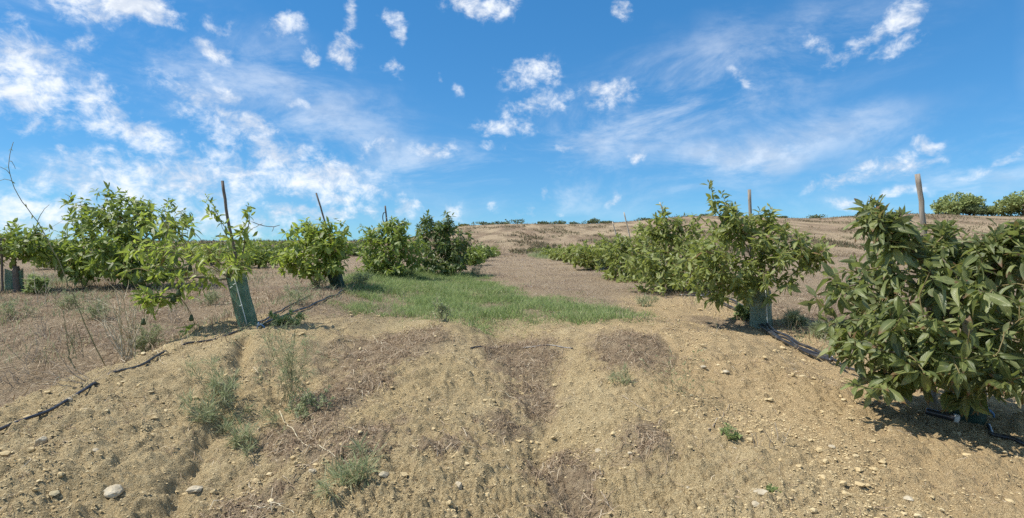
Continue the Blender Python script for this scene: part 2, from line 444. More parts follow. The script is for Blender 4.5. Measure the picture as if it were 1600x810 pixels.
def leaf_material(name, dark, mid, light, under, per_object, brown=.12, transl=.3, rough=.34, spec=.5):
    b = NB(name)
    r = b.node('ShaderNodeObjectInfo').outputs['Random'] if per_object else b.attr('rnd')
    r2 = b.math('FRACT', b.math('MULTIPLY', r, 17.31))
    uv = b.node('ShaderNodeUVMap', uv_map='UVMap').outputs[0]
    sp = b.node('ShaderNodeSeparateXYZ'); b.set(sp.inputs[0], uv)
    u, v = sp.outputs[0], sp.outputs[1]
    av = b.math('ABSOLUTE', b.math('SUBTRACT', v, .5))
    col = b.ramp(r, [(0., dark), (.5, mid), (1., light)])
    n = b.noise(b.pos(), 30, 3)
    col = b.mix(b.rng(n, .35, .7, 0, .35), col, mid)
    rib = b.rng(av, .015, .06, .55, 0)
    col = b.mix(rib, col, (light[0] * 1.5 + .02, light[1] * 1.35 + .02, light[2] * 1.6 + .01))
    # dried leaf tips and whole brown leaves
    tip = b.math('MULTIPLY', b.rng(b.math('ADD', u, b.math('MULTIPLY', b.math('SUBTRACT', n, .5), .5)), .72, .9), b.rng(r2, 1 - brown * 2.2, 1 - brown * 1.6))
    col = b.mix(tip, col, (.20, .105, .05))
    col = b.mix(b.rng(r2, .985, .995), col, (.22, .12, .055))
    geo = b.node('ShaderNodeNewGeometry')
    colb = b.mix(.55, col, under)
    cc = b.mix(geo.outputs['Backfacing'], col, colb)
    vein = b.node('ShaderNodeTexWave', wave_type='BANDS', bands_direction='X')
    vv = b.node('ShaderNodeCombineXYZ'); b.set(vv.inputs[0], b.math('SUBTRACT', u, b.math('MULTIPLY', av, .5))); b.set(vein.inputs['Vector'], vv.outputs[0]); vein.inputs['Scale'].default_value = 4.5
    nrm = b.bump(vein.outputs['Fac'], .18, .01)
    p = b.principled(cc, b.math('ADD', rough, b.math('MULTIPLY', r2, .16)), nrm, spec)
    t = b.node('ShaderNodeBsdfTranslucent'); b.set(t.inputs[0], b.mix(.5, b.mix(1.0, col, (1.5, 1.7, .55), 'MULTIPLY'), light))
    m = b.node('ShaderNodeMixShader'); m.inputs[0].default_value = transl; b.l.new(p, m.inputs[1]); b.l.new(t.outputs[0], m.inputs[2])
    return b.out(m.outputs[0])


LEAF = {}
for k_, args in {
    'dusky': ((.060, .084, .026), (.150, .185, .058), (.310, .335, .125), (.32, .34, .19)),
    'olive': ((.120, .150, .040), (.225, .262, .066), (.340, .365, .110), (.32, .33, .17)),
    'bright': ((.130, .180, .036), (.245, .305, .064), (.385, .435, .105), (.34, .40, .15)),
    'mid': ((.110, .155, .036), (.190, .250, .056), (.310, .365, .085), (.28, .34, .13)),
    'deep': ((.060, .095, .030), (.105, .152, .042), (.175, .220, .068), (.19, .24, .12)),
}.items():
    kw = dict(transl=.45 if k_ == 'bright' else .38, brown=.16 if k_ == 'dusky' else .07)
    LEAF[k_] = (leaf_material('leaf_' + k_, *args, False, **kw), leaf_material('single_leaf_' + k_, *args, True, **kw))


def blade_material(name, stops, transl=.25, rough=.75):
    b = NB(name); c = b.ramp(b.attr('rnd'), stops)
    p = b.principled(c, rough, None, .2)
    t = b.node('ShaderNodeBsdfTranslucent'); b.set(t.inputs[0], c)
    m = b.node('ShaderNodeMixShader'); m.inputs[0].default_value = transl; b.l.new(p, m.inputs[1]); b.l.new(t.outputs[0], m.inputs[2])
    return b.out(m.outputs[0])


M_GRASS = blade_material('green_grass', [(0, (.20, .265, .085)), (.45, (.30, .385, .14)), (.8, (.40, .455, .21)), (1, (.52, .48, .30))], .45)
M_STRAW = blade_material('dry_grass', [(0, (.20, .135, .085)), (.4, (.34, .245, .155)), (.75, (.45, .35, .23)), (1, (.58, .49, .34))], .2)
M_STRAWPINK = blade_material('reddish_dry_grass', [(0, (.25, .18, .125)), (.4, (.38, .29, .21)), (.8, (.47, .38, .28)), (1, (.56, .48, .36))], .35)
M_HILL = blade_material('hill_dry_grass', [(0, (.17, .122, .078)), (.4, (.30, .225, .145)), (.8, (.40, .31, .205)), (1, (.48, .395, .265))], .35)
M_THATCH = blade_material('thatch', [(0, (.12, .08, .05)), (.4, (.28, .20, .128)), (.75, (.44, .34, .225)), (1, (.66, .57, .41))], .1, .85)
M_SAGE = blade_material('grey_green_weed', [(0, (.21, .25, .11)), (.5, (.33, .37, .19)), (1, (.50, .48, .31))], .4)
M_BRUSH = blade_material('hill_brush', [(0, (.085, .085, .045)), (.4, (.15, .145, .075)), (.7, (.22, .17, .10)), (1, (.27, .185, .13))], .2)
M_OAK = blade_material('oak_leaves', [(0, (.20, .25, .085)), (.5, (.30, .35, .13)), (1, (.40, .44, .19))], .3)
M_SHRUB = blade_material('shrub_leaves', [(0, (.075, .105, .045)), (.5, (.13, .165, .07)), (1, (.21, .235, .11))], .2)


def soil_color(b, pos):
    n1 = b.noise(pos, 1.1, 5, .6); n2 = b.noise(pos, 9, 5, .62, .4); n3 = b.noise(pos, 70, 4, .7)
    c = b.mix(b.rng(n1, .34, .68), (0.504, 0.383, 0.200), (0.594, 0.466, 0.258))
    c = b.mix(b.rng(n2, .36, .62, .0, .6), c, (0.408, 0.300, 0.155))
    c = b.mix(b.rng(n2, .56, .74, .0, .6), c, (0.666, 0.535, 0.307))
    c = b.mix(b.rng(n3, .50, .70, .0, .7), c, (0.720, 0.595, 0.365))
    c = b.mix(b.rng(n3, .47, .30, .0, .6), c, (0.252, 0.184, 0.104))  # fine dark speckle: soil's own tone, also imitating tiny shadows between crumbs
    return c


def ground_material():
    b = NB('ground'); pos = b.pos()
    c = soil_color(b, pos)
    # ochre clay on the right bank
    cl = b.attr('clay')
    c = b.mix(b.math('MULTIPLY', cl, .5), c, (.54, .375, .195))
    # grass litter
    n4 = b.noise(pos, 14, 5, .7, .8); n5 = b.noise(pos, 2.2, 4, .6)
    lit = b.mix(b.rng(n4, .35, .66), (.215, .154, .098), (.43, .335, .218))
    lit = b.mix(b.rng(n5, .4, .65, 0, .5), lit, (.32, .235, .148))
    c = b.mix(b.attr('straw'), c, lit)
    c = b.mix(b.math('MULTIPLY', b.attr('green'), .5), c, (.24, .225, .115))
    # the dry hill
    sx = b.node('ShaderNodeMapping'); b.set(sx.inputs[0], pos); sx.inputs['Scale'].default_value = (1.6, .38, 0)
    h1 = b.noise(sx.outputs[0], .16, 6, .68, .5); h2 = b.noise(sx.outputs[0], .05, 4, .6)
    hc = b.mix(b.rng(h1, .40, .60), (.20, .145, .09), (.37, .285, .178))
    hc = b.mix(b.rng(h2, .45, .65, 0, .6), hc, (.28, .195, .13))
    hc = b.mix(b.rng(h1, .42, .32, 0, .55), hc, (.10, .098, .052))
    c = b.mix(b.attr('hill'), c, hc)
    f1 = b.noise(pos, 38, 5, .7); f2 = b.noise(pos, 150, 3, .7)
    vo = b.node('ShaderNodeTexVoronoi'); b.set(vo.inputs['Vector'], pos); vo.inputs['Scale'].default_value = 85
    nr = b.bump(f1, 1.0, .045); nr = b.bump(f2, .9, .014, nr); nr = b.bump(b.rng(vo.outputs['Distance'], 0., .6, 1, 0),   .5, .008, nr)
    return b.out(b.principled(c, .93, nr, .12))


M_GROUND = ground_material()
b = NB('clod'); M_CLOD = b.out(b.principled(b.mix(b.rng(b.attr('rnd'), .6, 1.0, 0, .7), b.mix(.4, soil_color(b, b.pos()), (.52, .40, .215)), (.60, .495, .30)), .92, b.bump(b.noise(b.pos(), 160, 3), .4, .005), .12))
b = NB('stone'); co = b.objco(); M_STONE = b.out(b.principled(b.mix(b.rng(b.noise(co, 14, 5, .65), .35, .65), (.40, .33, .22), (.54, .465, .33)), .85, b.bump(b.noise(co, 40, 5, .65), .5, .01), .2))
b = NB('bark'); co = b.pos(); M_BARK = b.out(b.principled(b.mix(b.rng(b.noise(co, 45, 5, .7), .35, .65), (.10, .080, .058), (.26, .22, .17)), .88, b.bump(b.noise(co, 80, 4, .7), .6, .006), .15))
b = NB('green_twig'); co = b.pos(); M_TWIG = b.out(b.principled(b.mix(b.noise(co, 30, 3), (.16, .15, .055), (.24, .17, .09)), .75, None, .2))
b = NB('deadwood'); co = b.pos(); M_DEAD = b.out(b.principled(b.mix(b.rng(b.noise(co, 35, 4), .35, .65), (.27, .21, .15), (.46, .39, .29)), .85, None, .15))
b = NB('dry_stalk'); co = b.pos(); M_STALK = b.out(b.principled(b.mix(b.rng(b.noise(co, 20, 3), .4, .6), (.40, .33, .20), (.60, .53, .38)), .8, None, .2))
b = NB('weed_stalk'); co = b.pos(); M_WEEDSTALK = b.out(b.principled(b.mix(b.rng(b.noise(co, 20, 3), .4, .6), (.17, .17, .085), (.30, .27, .15)), .8, None, .2))


def wood_material(name, ca, cb):
    b = NB(name); co = b.objco(); mp = b.node('ShaderNodeMapping'); b.set(mp.inputs[0], co); mp.inputs['Scale'].default_value = (60, 60, 5)
    n = b.noise(mp.outputs[0], 1, 6, .7, .6); n2 = b.noise(co, 7, 3)
    c = b.mix(b.rng(n, .3, .7), ca, cb); c = b.mix(b.rng(n2, .5, .75, 0, .5), c, (ca[0] * .6, ca[1] * .6, ca[2] * .6))
    return b.out(b.principled(c, .85, b.bump(n, .6, .004), .15))


M_STAKE = wood_material('weathered_wood', (.20, .165, .13), (.40, .35, .29))
M_STAKE_DARK = wood_material('dark_weathered_wood', (.11, .09, .075), (.24, .20, .165))
M_STAKE_PALE = wood_material('pale_weathered_wood', (.38, .32, .25), (.55, .49, .40))


def plastic(name, col, rough=.45, spec=.4, dust=.35, dustcol=(.35, .28, .18)):
    b = NB(name); co = b.pos()
    c = b.mix(b.rng(b.noise(co, 9, 5, .65), .45, .7, 0, dust), col, dustcol)
    return b.out(b.principled(c, rough, b.bump(b.noise(co, 60, 3), .15, .004), spec))


M_HOSE = plastic('black_hose', (.026, .027, .032), .30, .6, .22)
M_TIE = plastic('pale_tie', (.62, .66, .60), .6, .3, .2)
M_PIPE = plastic('white_pipe', (.66, .65, .60), .5, .4, .4)
M_BLUE = plastic('blue_tape', (.08, .20, .38), .5, .4, .2)


def guard_material(name, col, open_):
    """woven plastic mesh: a fine net of threads with small holes"""
    b = NB(name); uv = b.node('ShaderNodeUVMap', uv_map='UVMap').outputs[0]
    sp = b.node('ShaderNodeSeparateXYZ'); b.set(sp.inputs[0], uv)
    def grid(s, k): return b.math('LESS_THAN', b.math('ABSOLUTE', b.math('SUBTRACT', b.math('FRACT', b.math('MULTIPLY', s, k)), .5)), .30)
    hole = b.math('MULTIPLY', grid(sp.outputs[0], 90.), grid(sp.outputs[1], 110.))
    n = b.noise(b.pos(), 11, 5, .6)
    c = b.mix(b.rng(n, .4, .7, 0, .6), col, (col[0] * 1.8 + .05, col[1] * 1.5 + .05, col[2] * 1.6 + .04))
    c = b.mix(b.rng(b.noise(b.pos(), 4, 4, .6), .55, .75, 0, .4), c, (.33, .30, .20))
    p = b.principled(c, .5, b.bump(n, .2, .004), .35)
    t = b.node('ShaderNodeBsdfTranslucent'); b.set(t.inputs[0], c)
    m = b.node('ShaderNodeMixShader'); m.inputs[0].default_value = .3; b.l.new(p, m.inputs[1]); b.l.new(t.outputs[0], m.inputs[2])
    tr = b.node('ShaderNodeBsdfTransparent')
    m2 = b.node('ShaderNodeMixShader'); b.set(m2.inputs[0], b.math('MULTIPLY', hole, open_)); b.l.new(m.outputs[0], m2.inputs[1]); b.l.new(tr.outputs[0], m2.inputs[2])
    return b.out(m2.outputs[0])


M_GUARD = guard_material('green_mesh', (.105, .215, .140), .6)
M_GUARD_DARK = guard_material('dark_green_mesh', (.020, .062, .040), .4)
M_GUARD_PALE = guard_material('pale_green_mesh', (.20, .28, .205), .5)
b = NB('avocado_skin'); M_FRUIT = b.out(b.principled(b.mix(b.rng(b.noise(b.objco(), 60, 3), .4, .65), (.035, .060, .018), (.075, .095, .030)), .5, b.bump(b.noise(b.objco(), 220, 2), .6, .003), .35))

# ------------------------------------------------------------------ the ground: one sheet to the horizon
def build_ground():
    fine = np.radians(np.arange(-57, 57.01, .195)); coarse = np.radians(np.concatenate([np.arange(58.5, 180, 4.0), np.arange(-180, -58, 4.0)]))
    az = np.concatenate([fine, coarse]); az = np.sort(az)
    r = [.15]
    while r[-1] < 700:
        q = r[-1]
        r.append(q * (1.09 if q < 2.0 else 1.0042 if q < 6.0 and q > 2.0 else 1.0064 if q < 10.5 else 1.017 if q < 60 else 1.03 if q < 180 else 1.12))
    r = np.array(r)
    Rg, A = np.meshgrid(r, az, indexing='ij')
    x, y = Rg * np.sin(A), Rg * np.cos(A)
    sp = np.where(Rg < 6, Rg * .0042, Rg * .0064)
    z = H(x, y, sp)
    nr, na = x.shape
    V = np.stack([x, y, z], -1).reshape(-1, 3)
    i, j = np.meshgrid(np.arange(nr - 1), np.arange(na), indexing='ij'); i = i.ravel(); j = j.ravel(); k = (j + 1) % na
    F = np.stack([i * na + j, i * na + k, (i + 1) * na + k, (i + 1) * na + j], 1)[:, ::-1]
    c = len(V); V = np.concatenate([V, [[0, 0, float(H(np.array([0.]), np.array([0.]), 1.)[0])]]])
    xx, yy = V[:, 0], V[:, 1]
    straw = np.clip(np.maximum(m_thatch(xx, yy) * .9, m_field(xx, yy) * .9), 0, 1)
    clay = ell(xx, yy, 2.8, 7.4, 1.8, 4.4, .5) + ell(xx, yy, 3.6, 4.0, 1.3, 1.5, .5)
    me = mesh_np('ground', V, F, M_GROUND, True, {'straw': straw, 'green': m_green(xx, yy), 'hill': sstep(26, 40, yy), 'clay': np.clip(clay, 0, 1)})
    return tag(obj('ground', me), 'tan crumbly soil bank rising to dry grassland and a low hill', None, None, 'structure')


build_ground()


# ------------------------------------------------------------------ leaves, branches, trees
def leaf_template(st, half, fold, droop, wave=0.0, petiole=.08, tw=0.0):
    """a pointed elliptic leaf along +X, folded at its midrib, bending down; st = stations between base and tip"""
    V = [(0, 0, 0)]; U = [(0, .5)]
    if petiole: pass
    for i, u in enumerate(st):
        w = half * math.sin(math.pi * min(1, max(0, (u - petiole) / (1 - petiole))) ** .88) if u > petiole else half * .05
        zc = -droop * u * u; zw = fold * w
        wv = wave * math.sin(i * 2.1)
        c_, s_ = math.cos(tw * u), math.sin(tw * u)
        V += [(u, -w * c_ - zw * s_, zc + zw * c_ - w * s_ + wv), (u, 0, zc), (u, w * c_ - zw * s_, zc + zw * c_ + w * s_ - wv)]; U += [(u, 0), (u, .5), (u, 1)]
    V.append((1, 0, -droop)); U.append((1, .5))
    F = [(0, 1, 2), (0, 2, 3)]
    for i in range(len(st) - 1):
        a = 1 + 3 * i; c = a + 3
        F += [(a, c, c + 1), (a, c + 1, a + 1), (a + 1, c + 1, c + 2), (a + 1, c + 2, a + 2)]
    a = 1 + 3 * (len(st) - 1); t = len(V) - 1
    F += [(a, t, a + 1), (a + 1, t, a + 2)]
    return np.array(V, float), np.array(F), np.array(U, float)


NEAR = [leaf_template((.10, .3, .52, .76, .91), .185, .35, .22, .016), leaf_template((.10, .3, .52, .76, .91), .165, .6, .36, -.02),
        leaf_template((.10, .28, .5, .74, .9), .20, .15, .08, .03), leaf_template((.10, .3, .55, .78, .92), .175, .75, .5, .02), leaf_template((.10, .3, .55, .78, .92), .17, -.25, -.12, .03), leaf_template((.10, .3, .52, .76, .91), .18, .5, .65, .015, .08, .9), leaf_template((.10, .3, .52, .76, .91), .15, .3, .25, .03, .08, -1.1)]
MIDT = [leaf_template((.3, .72), .20, .35, .2, 0, .02), leaf_template((.28, .7), .22, .2, .32, .01, .02)]
FART = [leaf_template((.45,), .21, .3, .15, 0, 0)]


def leaf_mesh(name, P, X, Nn, L, rnd, temps, mat, off):
    """all these leaves as one mesh (P base, X direction, Nn upper side, L length)"""
    Y = np.cross(Nn, X); VV = []; FF = []; RR = []; UU = []; base = 0
    which = np.arange(len(P)) % len(temps)
    for t, (tv, tf, tu) in enumerate(temps):
        m = np.nonzero(which == t)[0]
        if not len(m): continue
        v = P[m][:, None] + L[m][:, None, None] * (tv[None, :, 0, None] * X[m][:, None] + tv[None, :, 1, None] * Y[m][:, None] + tv[None, :, 2, None] * Nn[m][:, None])
        VV.append(v.reshape(-1, 3)); FF.append((tf[None] + (np.arange(len(m)) * len(tv))[:, None, None]).reshape(-1, 3) + base)
        RR.append(np.repeat(rnd[m], len(tv))); UU.append(np.tile(tu, (len(m), 1))); base += len(m) * len(tv)
    return mesh_np(name, np.concatenate(VV) - np.asarray(off), np.concatenate(FF), mat, True, {'rnd': np.concatenate(RR)}, np.concatenate(UU))


def unit(v): return v / (np.linalg.norm(v, axis=-1, keepdims=True) + 1e-9)


def rosettes(tips, dirs, rng, per, length, droop, out_c):
    """leaves spiralling round each shoot tip, as avocado shoots carry them"""
    P, X, Nn, L = [], [], [], []
    for p, d in zip(tips, dirs):
        d = unit(d); a = np.cross(d, [0, 0, 1.]); a = unit(a) if np.linalg.norm(a) > .1 else np.array([1., 0, 0]); c = np.cross(d, a)
        n = max(3, int(rng.normal(per, per * .2))); ph = rng.uniform(0, 6.28); sc = rng.uniform(.8, 1.15)
        for i in range(n):
            t = i / n                                   # 0 youngest at the tip
            ang = ph + i * 2.4; th = math.radians(25 + 75 * t + rng.normal(0, 24))
            x = math.cos(th) * d + math.sin(th) * (math.cos(ang) * a + math.sin(ang) * c)
            x = unit(x + np.array([0, 0, -droop * (.35 + t) * rng.uniform(.3, 1.7)]) + rng.normal(0, .18, 3))
            up = d * .5 + np.array([0, 0, .75]) + rng.normal(0, .6, 3); nn = up - x * np.dot(up, x); nn = unit(nn)
            P.append(p - d * t * .95 * length * rng.uniform(.5, 1.3)); X.append(x); Nn.append(nn)
            L.append(length * sc * (.45 + .6 * min(1, t * 2.0)) * rng.uniform(.65, 1.25))
    return np.array(P), np.array(X), np.array(Nn), np.array(L)


class Tree:
    """skeleton grown from a fork towards shoot tips spread through the crown's lobes"""
    def __init__(s, trunk, rng):
        s.rng = rng; s.p = [np.array(t, float) for t in trunk]; s.par = [-1] + list(range(len(trunk) - 1)); s.fork = len(trunk) - 1
        s.nt = len(trunk); s.tips = []
    def path(s, frm, to, n, bow, wig):
        a = s.p[frm]; to = np.array(to, float); L = np.linalg.norm(to - a); last = frm
        side = s.rng.normal(0, 1, 3) * wig * L
        for i in range(1, n + 1):
            t = i / n; q = a + (to - a) * t + np.array([0, 0, bow * L]) * math.sin(math.pi * t) + side * math.sin(math.pi * t) + (s.rng.normal(0, wig * .3 * L, 3) if i < n else 0)
            s.p.append(q); s.par.append(last); last = len(s.p) - 1
        return last
    def limb(s, to, n=6, bow=.05, wig=.05, start=None): return s.path(s.fork if start is None else start, to, n, bow, wig)
    def grow(s, tips, bow=-.06, seg=4):
        f = s.p[s.fork]; tips = sorted(tips, key=lambda t: np.linalg.norm(t - f))
        for t in tips:
            A = np.array(s.p[s.fork:]); d = np.linalg.norm(A - t, axis=1); df = np.linalg.norm(A - f, axis=1); dt = np.linalg.norm(t - f)
            k = int(np.argmin(d + .9 * np.maximum(0, df - dt * .95) + .12 * df)) + s.fork
            s.tips.append(s.path(k, t, seg if d.min() > .12 else 2, bow * s.rng.uniform(.3, 1.5), .07))
    def radii(s, rtip=.003, e=2.35, rmax=.05):
        n = len(s.p); acc = np.zeros(n); has = np.zeros(n, bool)
        for i in range(n - 1, 0, -1):
            if not has[i]: acc[i] = rtip ** e
            acc[s.par[i]] += acc[i]; has[s.par[i]] = True
        r = acc ** (1 / e); return np.minimum(r, rmax)
    def chains(s, r):
        ch = {}
        for i in range(1, len(s.p)): ch.setdefault(s.par[i], []).append(i)
        out = []; stack = [(0, None)]
        while stack:
            i, fr = stack.pop(); c = [fr] if fr is not None else []; c.append(i)
            while i in ch:
                k = sorted(ch[i], key=lambda q: -r[q])
                for q in k[1:]: stack.append((q, i))
                i = k[0]; c.append(i)
            out.append(c)
        return out
    def tipdirs(s, rng, up=.35):
        f = s.p[s.fork]; D = []
        for t in s.tips:
            a = s.p[t] - s.p[s.par[t]]; o = s.p[t] - f
            D.append(unit(unit(a) * .6 + unit(o) * .6 + np.array([0, 0, up]) + rng.normal(0, .25, 3)))
        return [s.p[t] for t in s.tips], D


def lobe_pts(lobes, n, rng, shell=.4):
    """shoot tips in the crown's lobes; a lobe = (px, py, rpx, rpy, depth, depth radius, weight)"""
    w = np.array([l[6] for l in lobes], float); w /= w.sum(); out = []
    for l, k in zip(lobes, rng.multinomial(n, w)):
        c = np.array(at(l[0], l[1], l[4])); rr = np.array([l[2] / FPX * l[4], l[5], l[3] / FPX * l[4]])
        v = unit(rng.normal(size=(k, 3))) * (rng.uniform(0, 1, (k, 1)) ** shell); out.append(c + v * rr)
    P = np.concatenate(out)
    g = H(P[:, 0], P[:, 1], .05); P[:, 2] = np.maximum(P[:, 2], g + .10)
    return list(P)


def in_view_rank(P, X, L):
    """which leaves the photograph shows largest: nearest leaf per small cell of view, then by size over distance"""
    C = P + X * L[:, None] * .5; d = C[:, 1]; u = C[:, 0] / d; v = (C[:, 2] - EYE) / d
    ok = (np.abs(u) < .9) & (np.abs(v) < .46) & (d > .5)
    key = np.floor(u * 110).astype(int) * 1000 + np.floor(v * 110).astype(int)
    order = np.lexsort((d, key)); first = np.zeros(len(P), bool); prev = None; cnt = 0
    for i in order:
        if key[i] != prev: prev = key[i]; cnt = 0
        if ok[i] and cnt < 2: first[i] = True
        cnt += 1
    score = np.where(first, 1000, 0) + np.where(ok, L / d, -1)
    return np.argsort(-score)


def avocado_tree(label, base, fork, lobes, n_tips, kind, leaf_len, per, detail='mid', singles=0, shoots=(), limbs=(), seed=1, droop=.45, group=None,
                 trunk_r=.04, rtip=.003, up=.35, fruits=(), bare_twigs=(), extra_tips=(), name='avocado_tree', shell=.4, fat=None):
    """base (x, y) on the ground; fork = trunk top (point); shoots = upright leaders (tip point, from-z) that rise above the crown"""
    rng = np.random.default_rng(seed); fat = fat or (1.0 if detail == 'near' else 1.2)
    lobes = [(l[0], l[1], l[2] * fat, l[3] * (1 + (fat - 1) * .6), l[4], l[5] * fat, l[6]) for l in lobes]; n_tips = int(n_tips * fat ** 1.6)
    bz = hz(*base); b0 = np.array([base[0], base[1], bz - .06]); fk = np.array(fork, float)
    root = empty(name, (base[0], base[1], bz)); off = np.array([base[0], base[1], bz])
    tag(root, label, 'avocado tree' if name == 'avocado_tree' else 'tree', group)
    tr = [b0 + (fk - b0) * t + (rng.normal(0, .012, 3) if 0 < t < 1 else 0) for t in (0, .25, .5, .75, 1)]
    T = Tree(tr, rng)
    for l in limbs: T.limb(l, 7, rng.uniform(.0, .12), .04)
    if not limbs:
        for l in lobes:
            c = np.array(at(l[0], l[1], l[4])); T.limb(c * .75 + fk * .25 + rng.normal(0, .06, 3), 5, .06, .05)
    leaders = []
    for s_ in shoots:
        to = np.array(s_, float); A = np.array(T.p[T.fork:]); tgt = to * .45 + fk * .55
        k = int(np.argmin(np.linalg.norm(A - tgt, axis=1))) + T.fork
        i0 = len(T.p); e = T.path(k, to, 8, .03, .04); leaders.append((i0, e))
    T.grow(lobe_pts(lobes, n_tips, rng, shell) + [np.array(q, float) for q in extra_tips])
    bt = []
    for q in bare_twigs:
        A = np.array(T.p[T.fork:]); k = int(np.argmin(np.linalg.norm(A - np.array(q), axis=1) + .1 * np.linalg.norm(A - fk, axis=1))) + T.fork; T.path(k, q, 6, rng.uniform(-.1, .12), .06)
    tips, dirs = T.tipdirs(rng, up)
    P, X, Nn, L = rosettes(tips, dirs, rng, per, leaf_len, droop, fk)
    for i0, e in leaders:                            # leaves all along the leaders
        pts = T.p[i0 + 2:e + 1]; pts = [a + (c - a) * t for a, c in zip(pts[:-1], pts[1:]) for t in (0, .5)] + [pts[-1]]
        dd = [unit(np.array([rng.normal(0, .35), rng.normal(0, .35), 1.])) for _ in pts]
        p2, x2, n2, l2 = rosettes(pts, dd, rng, max(4, per * .55), leaf_len * .88, droop * .5, fk)
        P = np.concatenate([P, p2]); X = np.concatenate([X, x2]); Nn = np.concatenate([Nn, n2]); L = np.concatenate([L, l2])
    # fruit on hanging stalks
    r = T.radii(rtip, 2.35, trunk_r); r[:T.nt] = np.maximum(r[:T.nt], trunk_r * np.linspace(1.15, .85, T.nt))
    ch = T.chains(r); twigs = Bag(); A = np.array(T.p)
    thick = sorted([c for c in ch[1:] if r[c[1]] > rtip * 2.6], key=lambda c: -r[c[1]])[:8]
    for n_, c in enumerate(ch):
        pts = A[c]; rr = r[c].copy()
        if n_: rr[0] = rr[1]
        if n_ == 0:
            rr[0] *= 1.3
            V, F = tube(pts, rr, 9, True, 0, .05, rng); o = obj('trunk', Bag().add(V, F).mesh('trunk', M_BARK, off), root)
        elif any(c is q for q in thick):
            V, F = tube(pts, rr, 6, True, 0, .04, rng); o = obj('limb', Bag().add(V, F).mesh('limb', M_BARK, off), root)
        else:
            V, F = tube(pts, rr, 4 if detail == 'near' else 3, False); twigs.add(V, F)
    if twigs.n: tag(obj('twigs', twigs.mesh('twigs', M_TWIG if kind != 'deadwood' else M_DEAD, off), root), kind='stuff')
    g = H(P[:, 0], P[:, 1], .05); tipz = P[:, 2] + X[:, 2] * L
    keep = (P[:, 2] > g + .03) & (tipz > g + .01); P, X, Nn, L = P[keep], X[keep], Nn[keep], L[keep]
    rnd = np.clip(rng.beta(2, 2, len(P)), 0, 1)
    temps = {'near': NEAR, 'mid': MIDT, 'far': FART}[detail]
    rest = np.ones(len(P), bool)
    if singles:
        pick = in_view_rank(P, X, L)[:singles]; rest[pick] = False
        ms = []
        for tv, tf, tu in (NEAR if detail == 'near' else MIDT): ms.append(mesh_np('leaf', tv, tf, LEAF[kind][1], True, None, tu))
        Y = np.cross(Nn, X)
        for q, i in enumerate(pick):
            o = bpy.data.objects.new('leaf', ms[q % len(ms)])
            m = Matrix.Identity(4)
            for r_ in range(3):
                m[r_][0] = X[i][r_] * L[i]; m[r_][1] = Y[i][r_] * L[i]; m[r_][2] = Nn[i][r_] * L[i]; m[r_][3] = P[i][r_] - off[r_]
            o.matrix_basis = m; link(o, root)
    if rest.any():
        tag(obj('foliage', leaf_mesh('foliage', P[rest], X[rest], Nn[rest], L[rest], rnd[rest], temps, LEAF[kind][0], off), root), kind='stuff')
    for (fx, fy, fd, fl) in fruits:
        c = np.array(at(fx, fy, fd)); k = int(np.argmin(np.linalg.norm(A[T.fork:] - (c + np.array([0, 0, .12])), axis=1) + 3 * np.maximum(0, c[2] + .02 - A[T.fork:, 2]))) + T.fork
        s0 = A[k]; top = c + np.array([0, 0, fl * .5])
        st = [s0 + (top - s0) * t + np.array([0, 0, -.04 * math.sin(math.pi * t)]) for t in np.linspace(0, 1, 6)]
        V, F = tube(st, .0035, 5); V2, F2 = lathe([(0, .5), (.13, .47), (.2, .3), (.27, .05), (.34, -.18), (.30, -.38), (.17, -.48), (0, -.5)], 10)
        fo = obj('fruit', Bag().add(V2 * fl, F2).mesh('fruit', M_FRUIT), root); fo.location = c - off
        obj('fruit_stalk', Bag().add(V, F).mesh('fruit_stalk', M_TWIG, c), fo)
    return root


def lathe(prof, sides):
    V = []; F = []
    a = np.linspace(0, 2 * math.pi, sides, endpoint=False)
    for r, z in prof: V.append(np.stack([np.cos(a) * r, np.sin(a) * r, np.full(sides, z)], 1))
    n = len(prof); i, j = np.meshgrid(np.arange(n - 1), np.arange(sides), indexing='ij'); i = i.ravel(); j = j.ravel(); k = (j + 1) % sides
    return np.concatenate(V), np.stack([i * sides + j, (i + 1) * sides + j, (i + 1) * sides + k, i * sides + k], 1)


def gpt(px, d):
    """ground position under photograph column px at depth d"""
    return ((px - 800) / FPX * d, d)


def A3(px, py, d): return np.array(at(px, py, d))


# right row, nearest first
avocado_tree('big dusky avocado tree with long drooping leaves, closest tree beside the hoses', gpt(1507, 4.35), A3(1512, 560, 4.4),
             [(1440, 460, 165, 95, 4.25, .75, 3.2), (1540, 470, 160, 110, 4.3, .8, 3), (1392, 540, 92, 50, 4.1, .5, 1.2), (1480, 390, 110, 45, 4.35, .5, 1.1), (1590, 400, 90, 50, 4.2, .5, .8), (1500, 560, 150, 60, 3.95, .45, 1.8), (1352, 600, 40, 16, 4.0, .22, .3), (1345, 470, 72, 60, 4.5, .4, .8), (1640, 540, 90, 80, 4.2, .5, 1.0), (1560, 590, 90, 25, 3.75, .25, .6), (1372, 335, 34, 26, 4.3, .2, .55), (1470, 358, 22, 18, 4.4, .2, .25), (1590, 365, 30, 20, 4.1, .2, .4), (1510, 372, 60, 22, 4.4, .35, .7)],
             410, 'dusky', .152, 11, 'near', 300, shoots=[A3(1362, 318, 4.3), A3(1478, 352, 4.5), A3(1590, 352, 4.0), A3(1400, 345, 4.3)], seed=3, droop=.6, trunk_r=.055, rtip=.0038, up=.25, shell=.33)
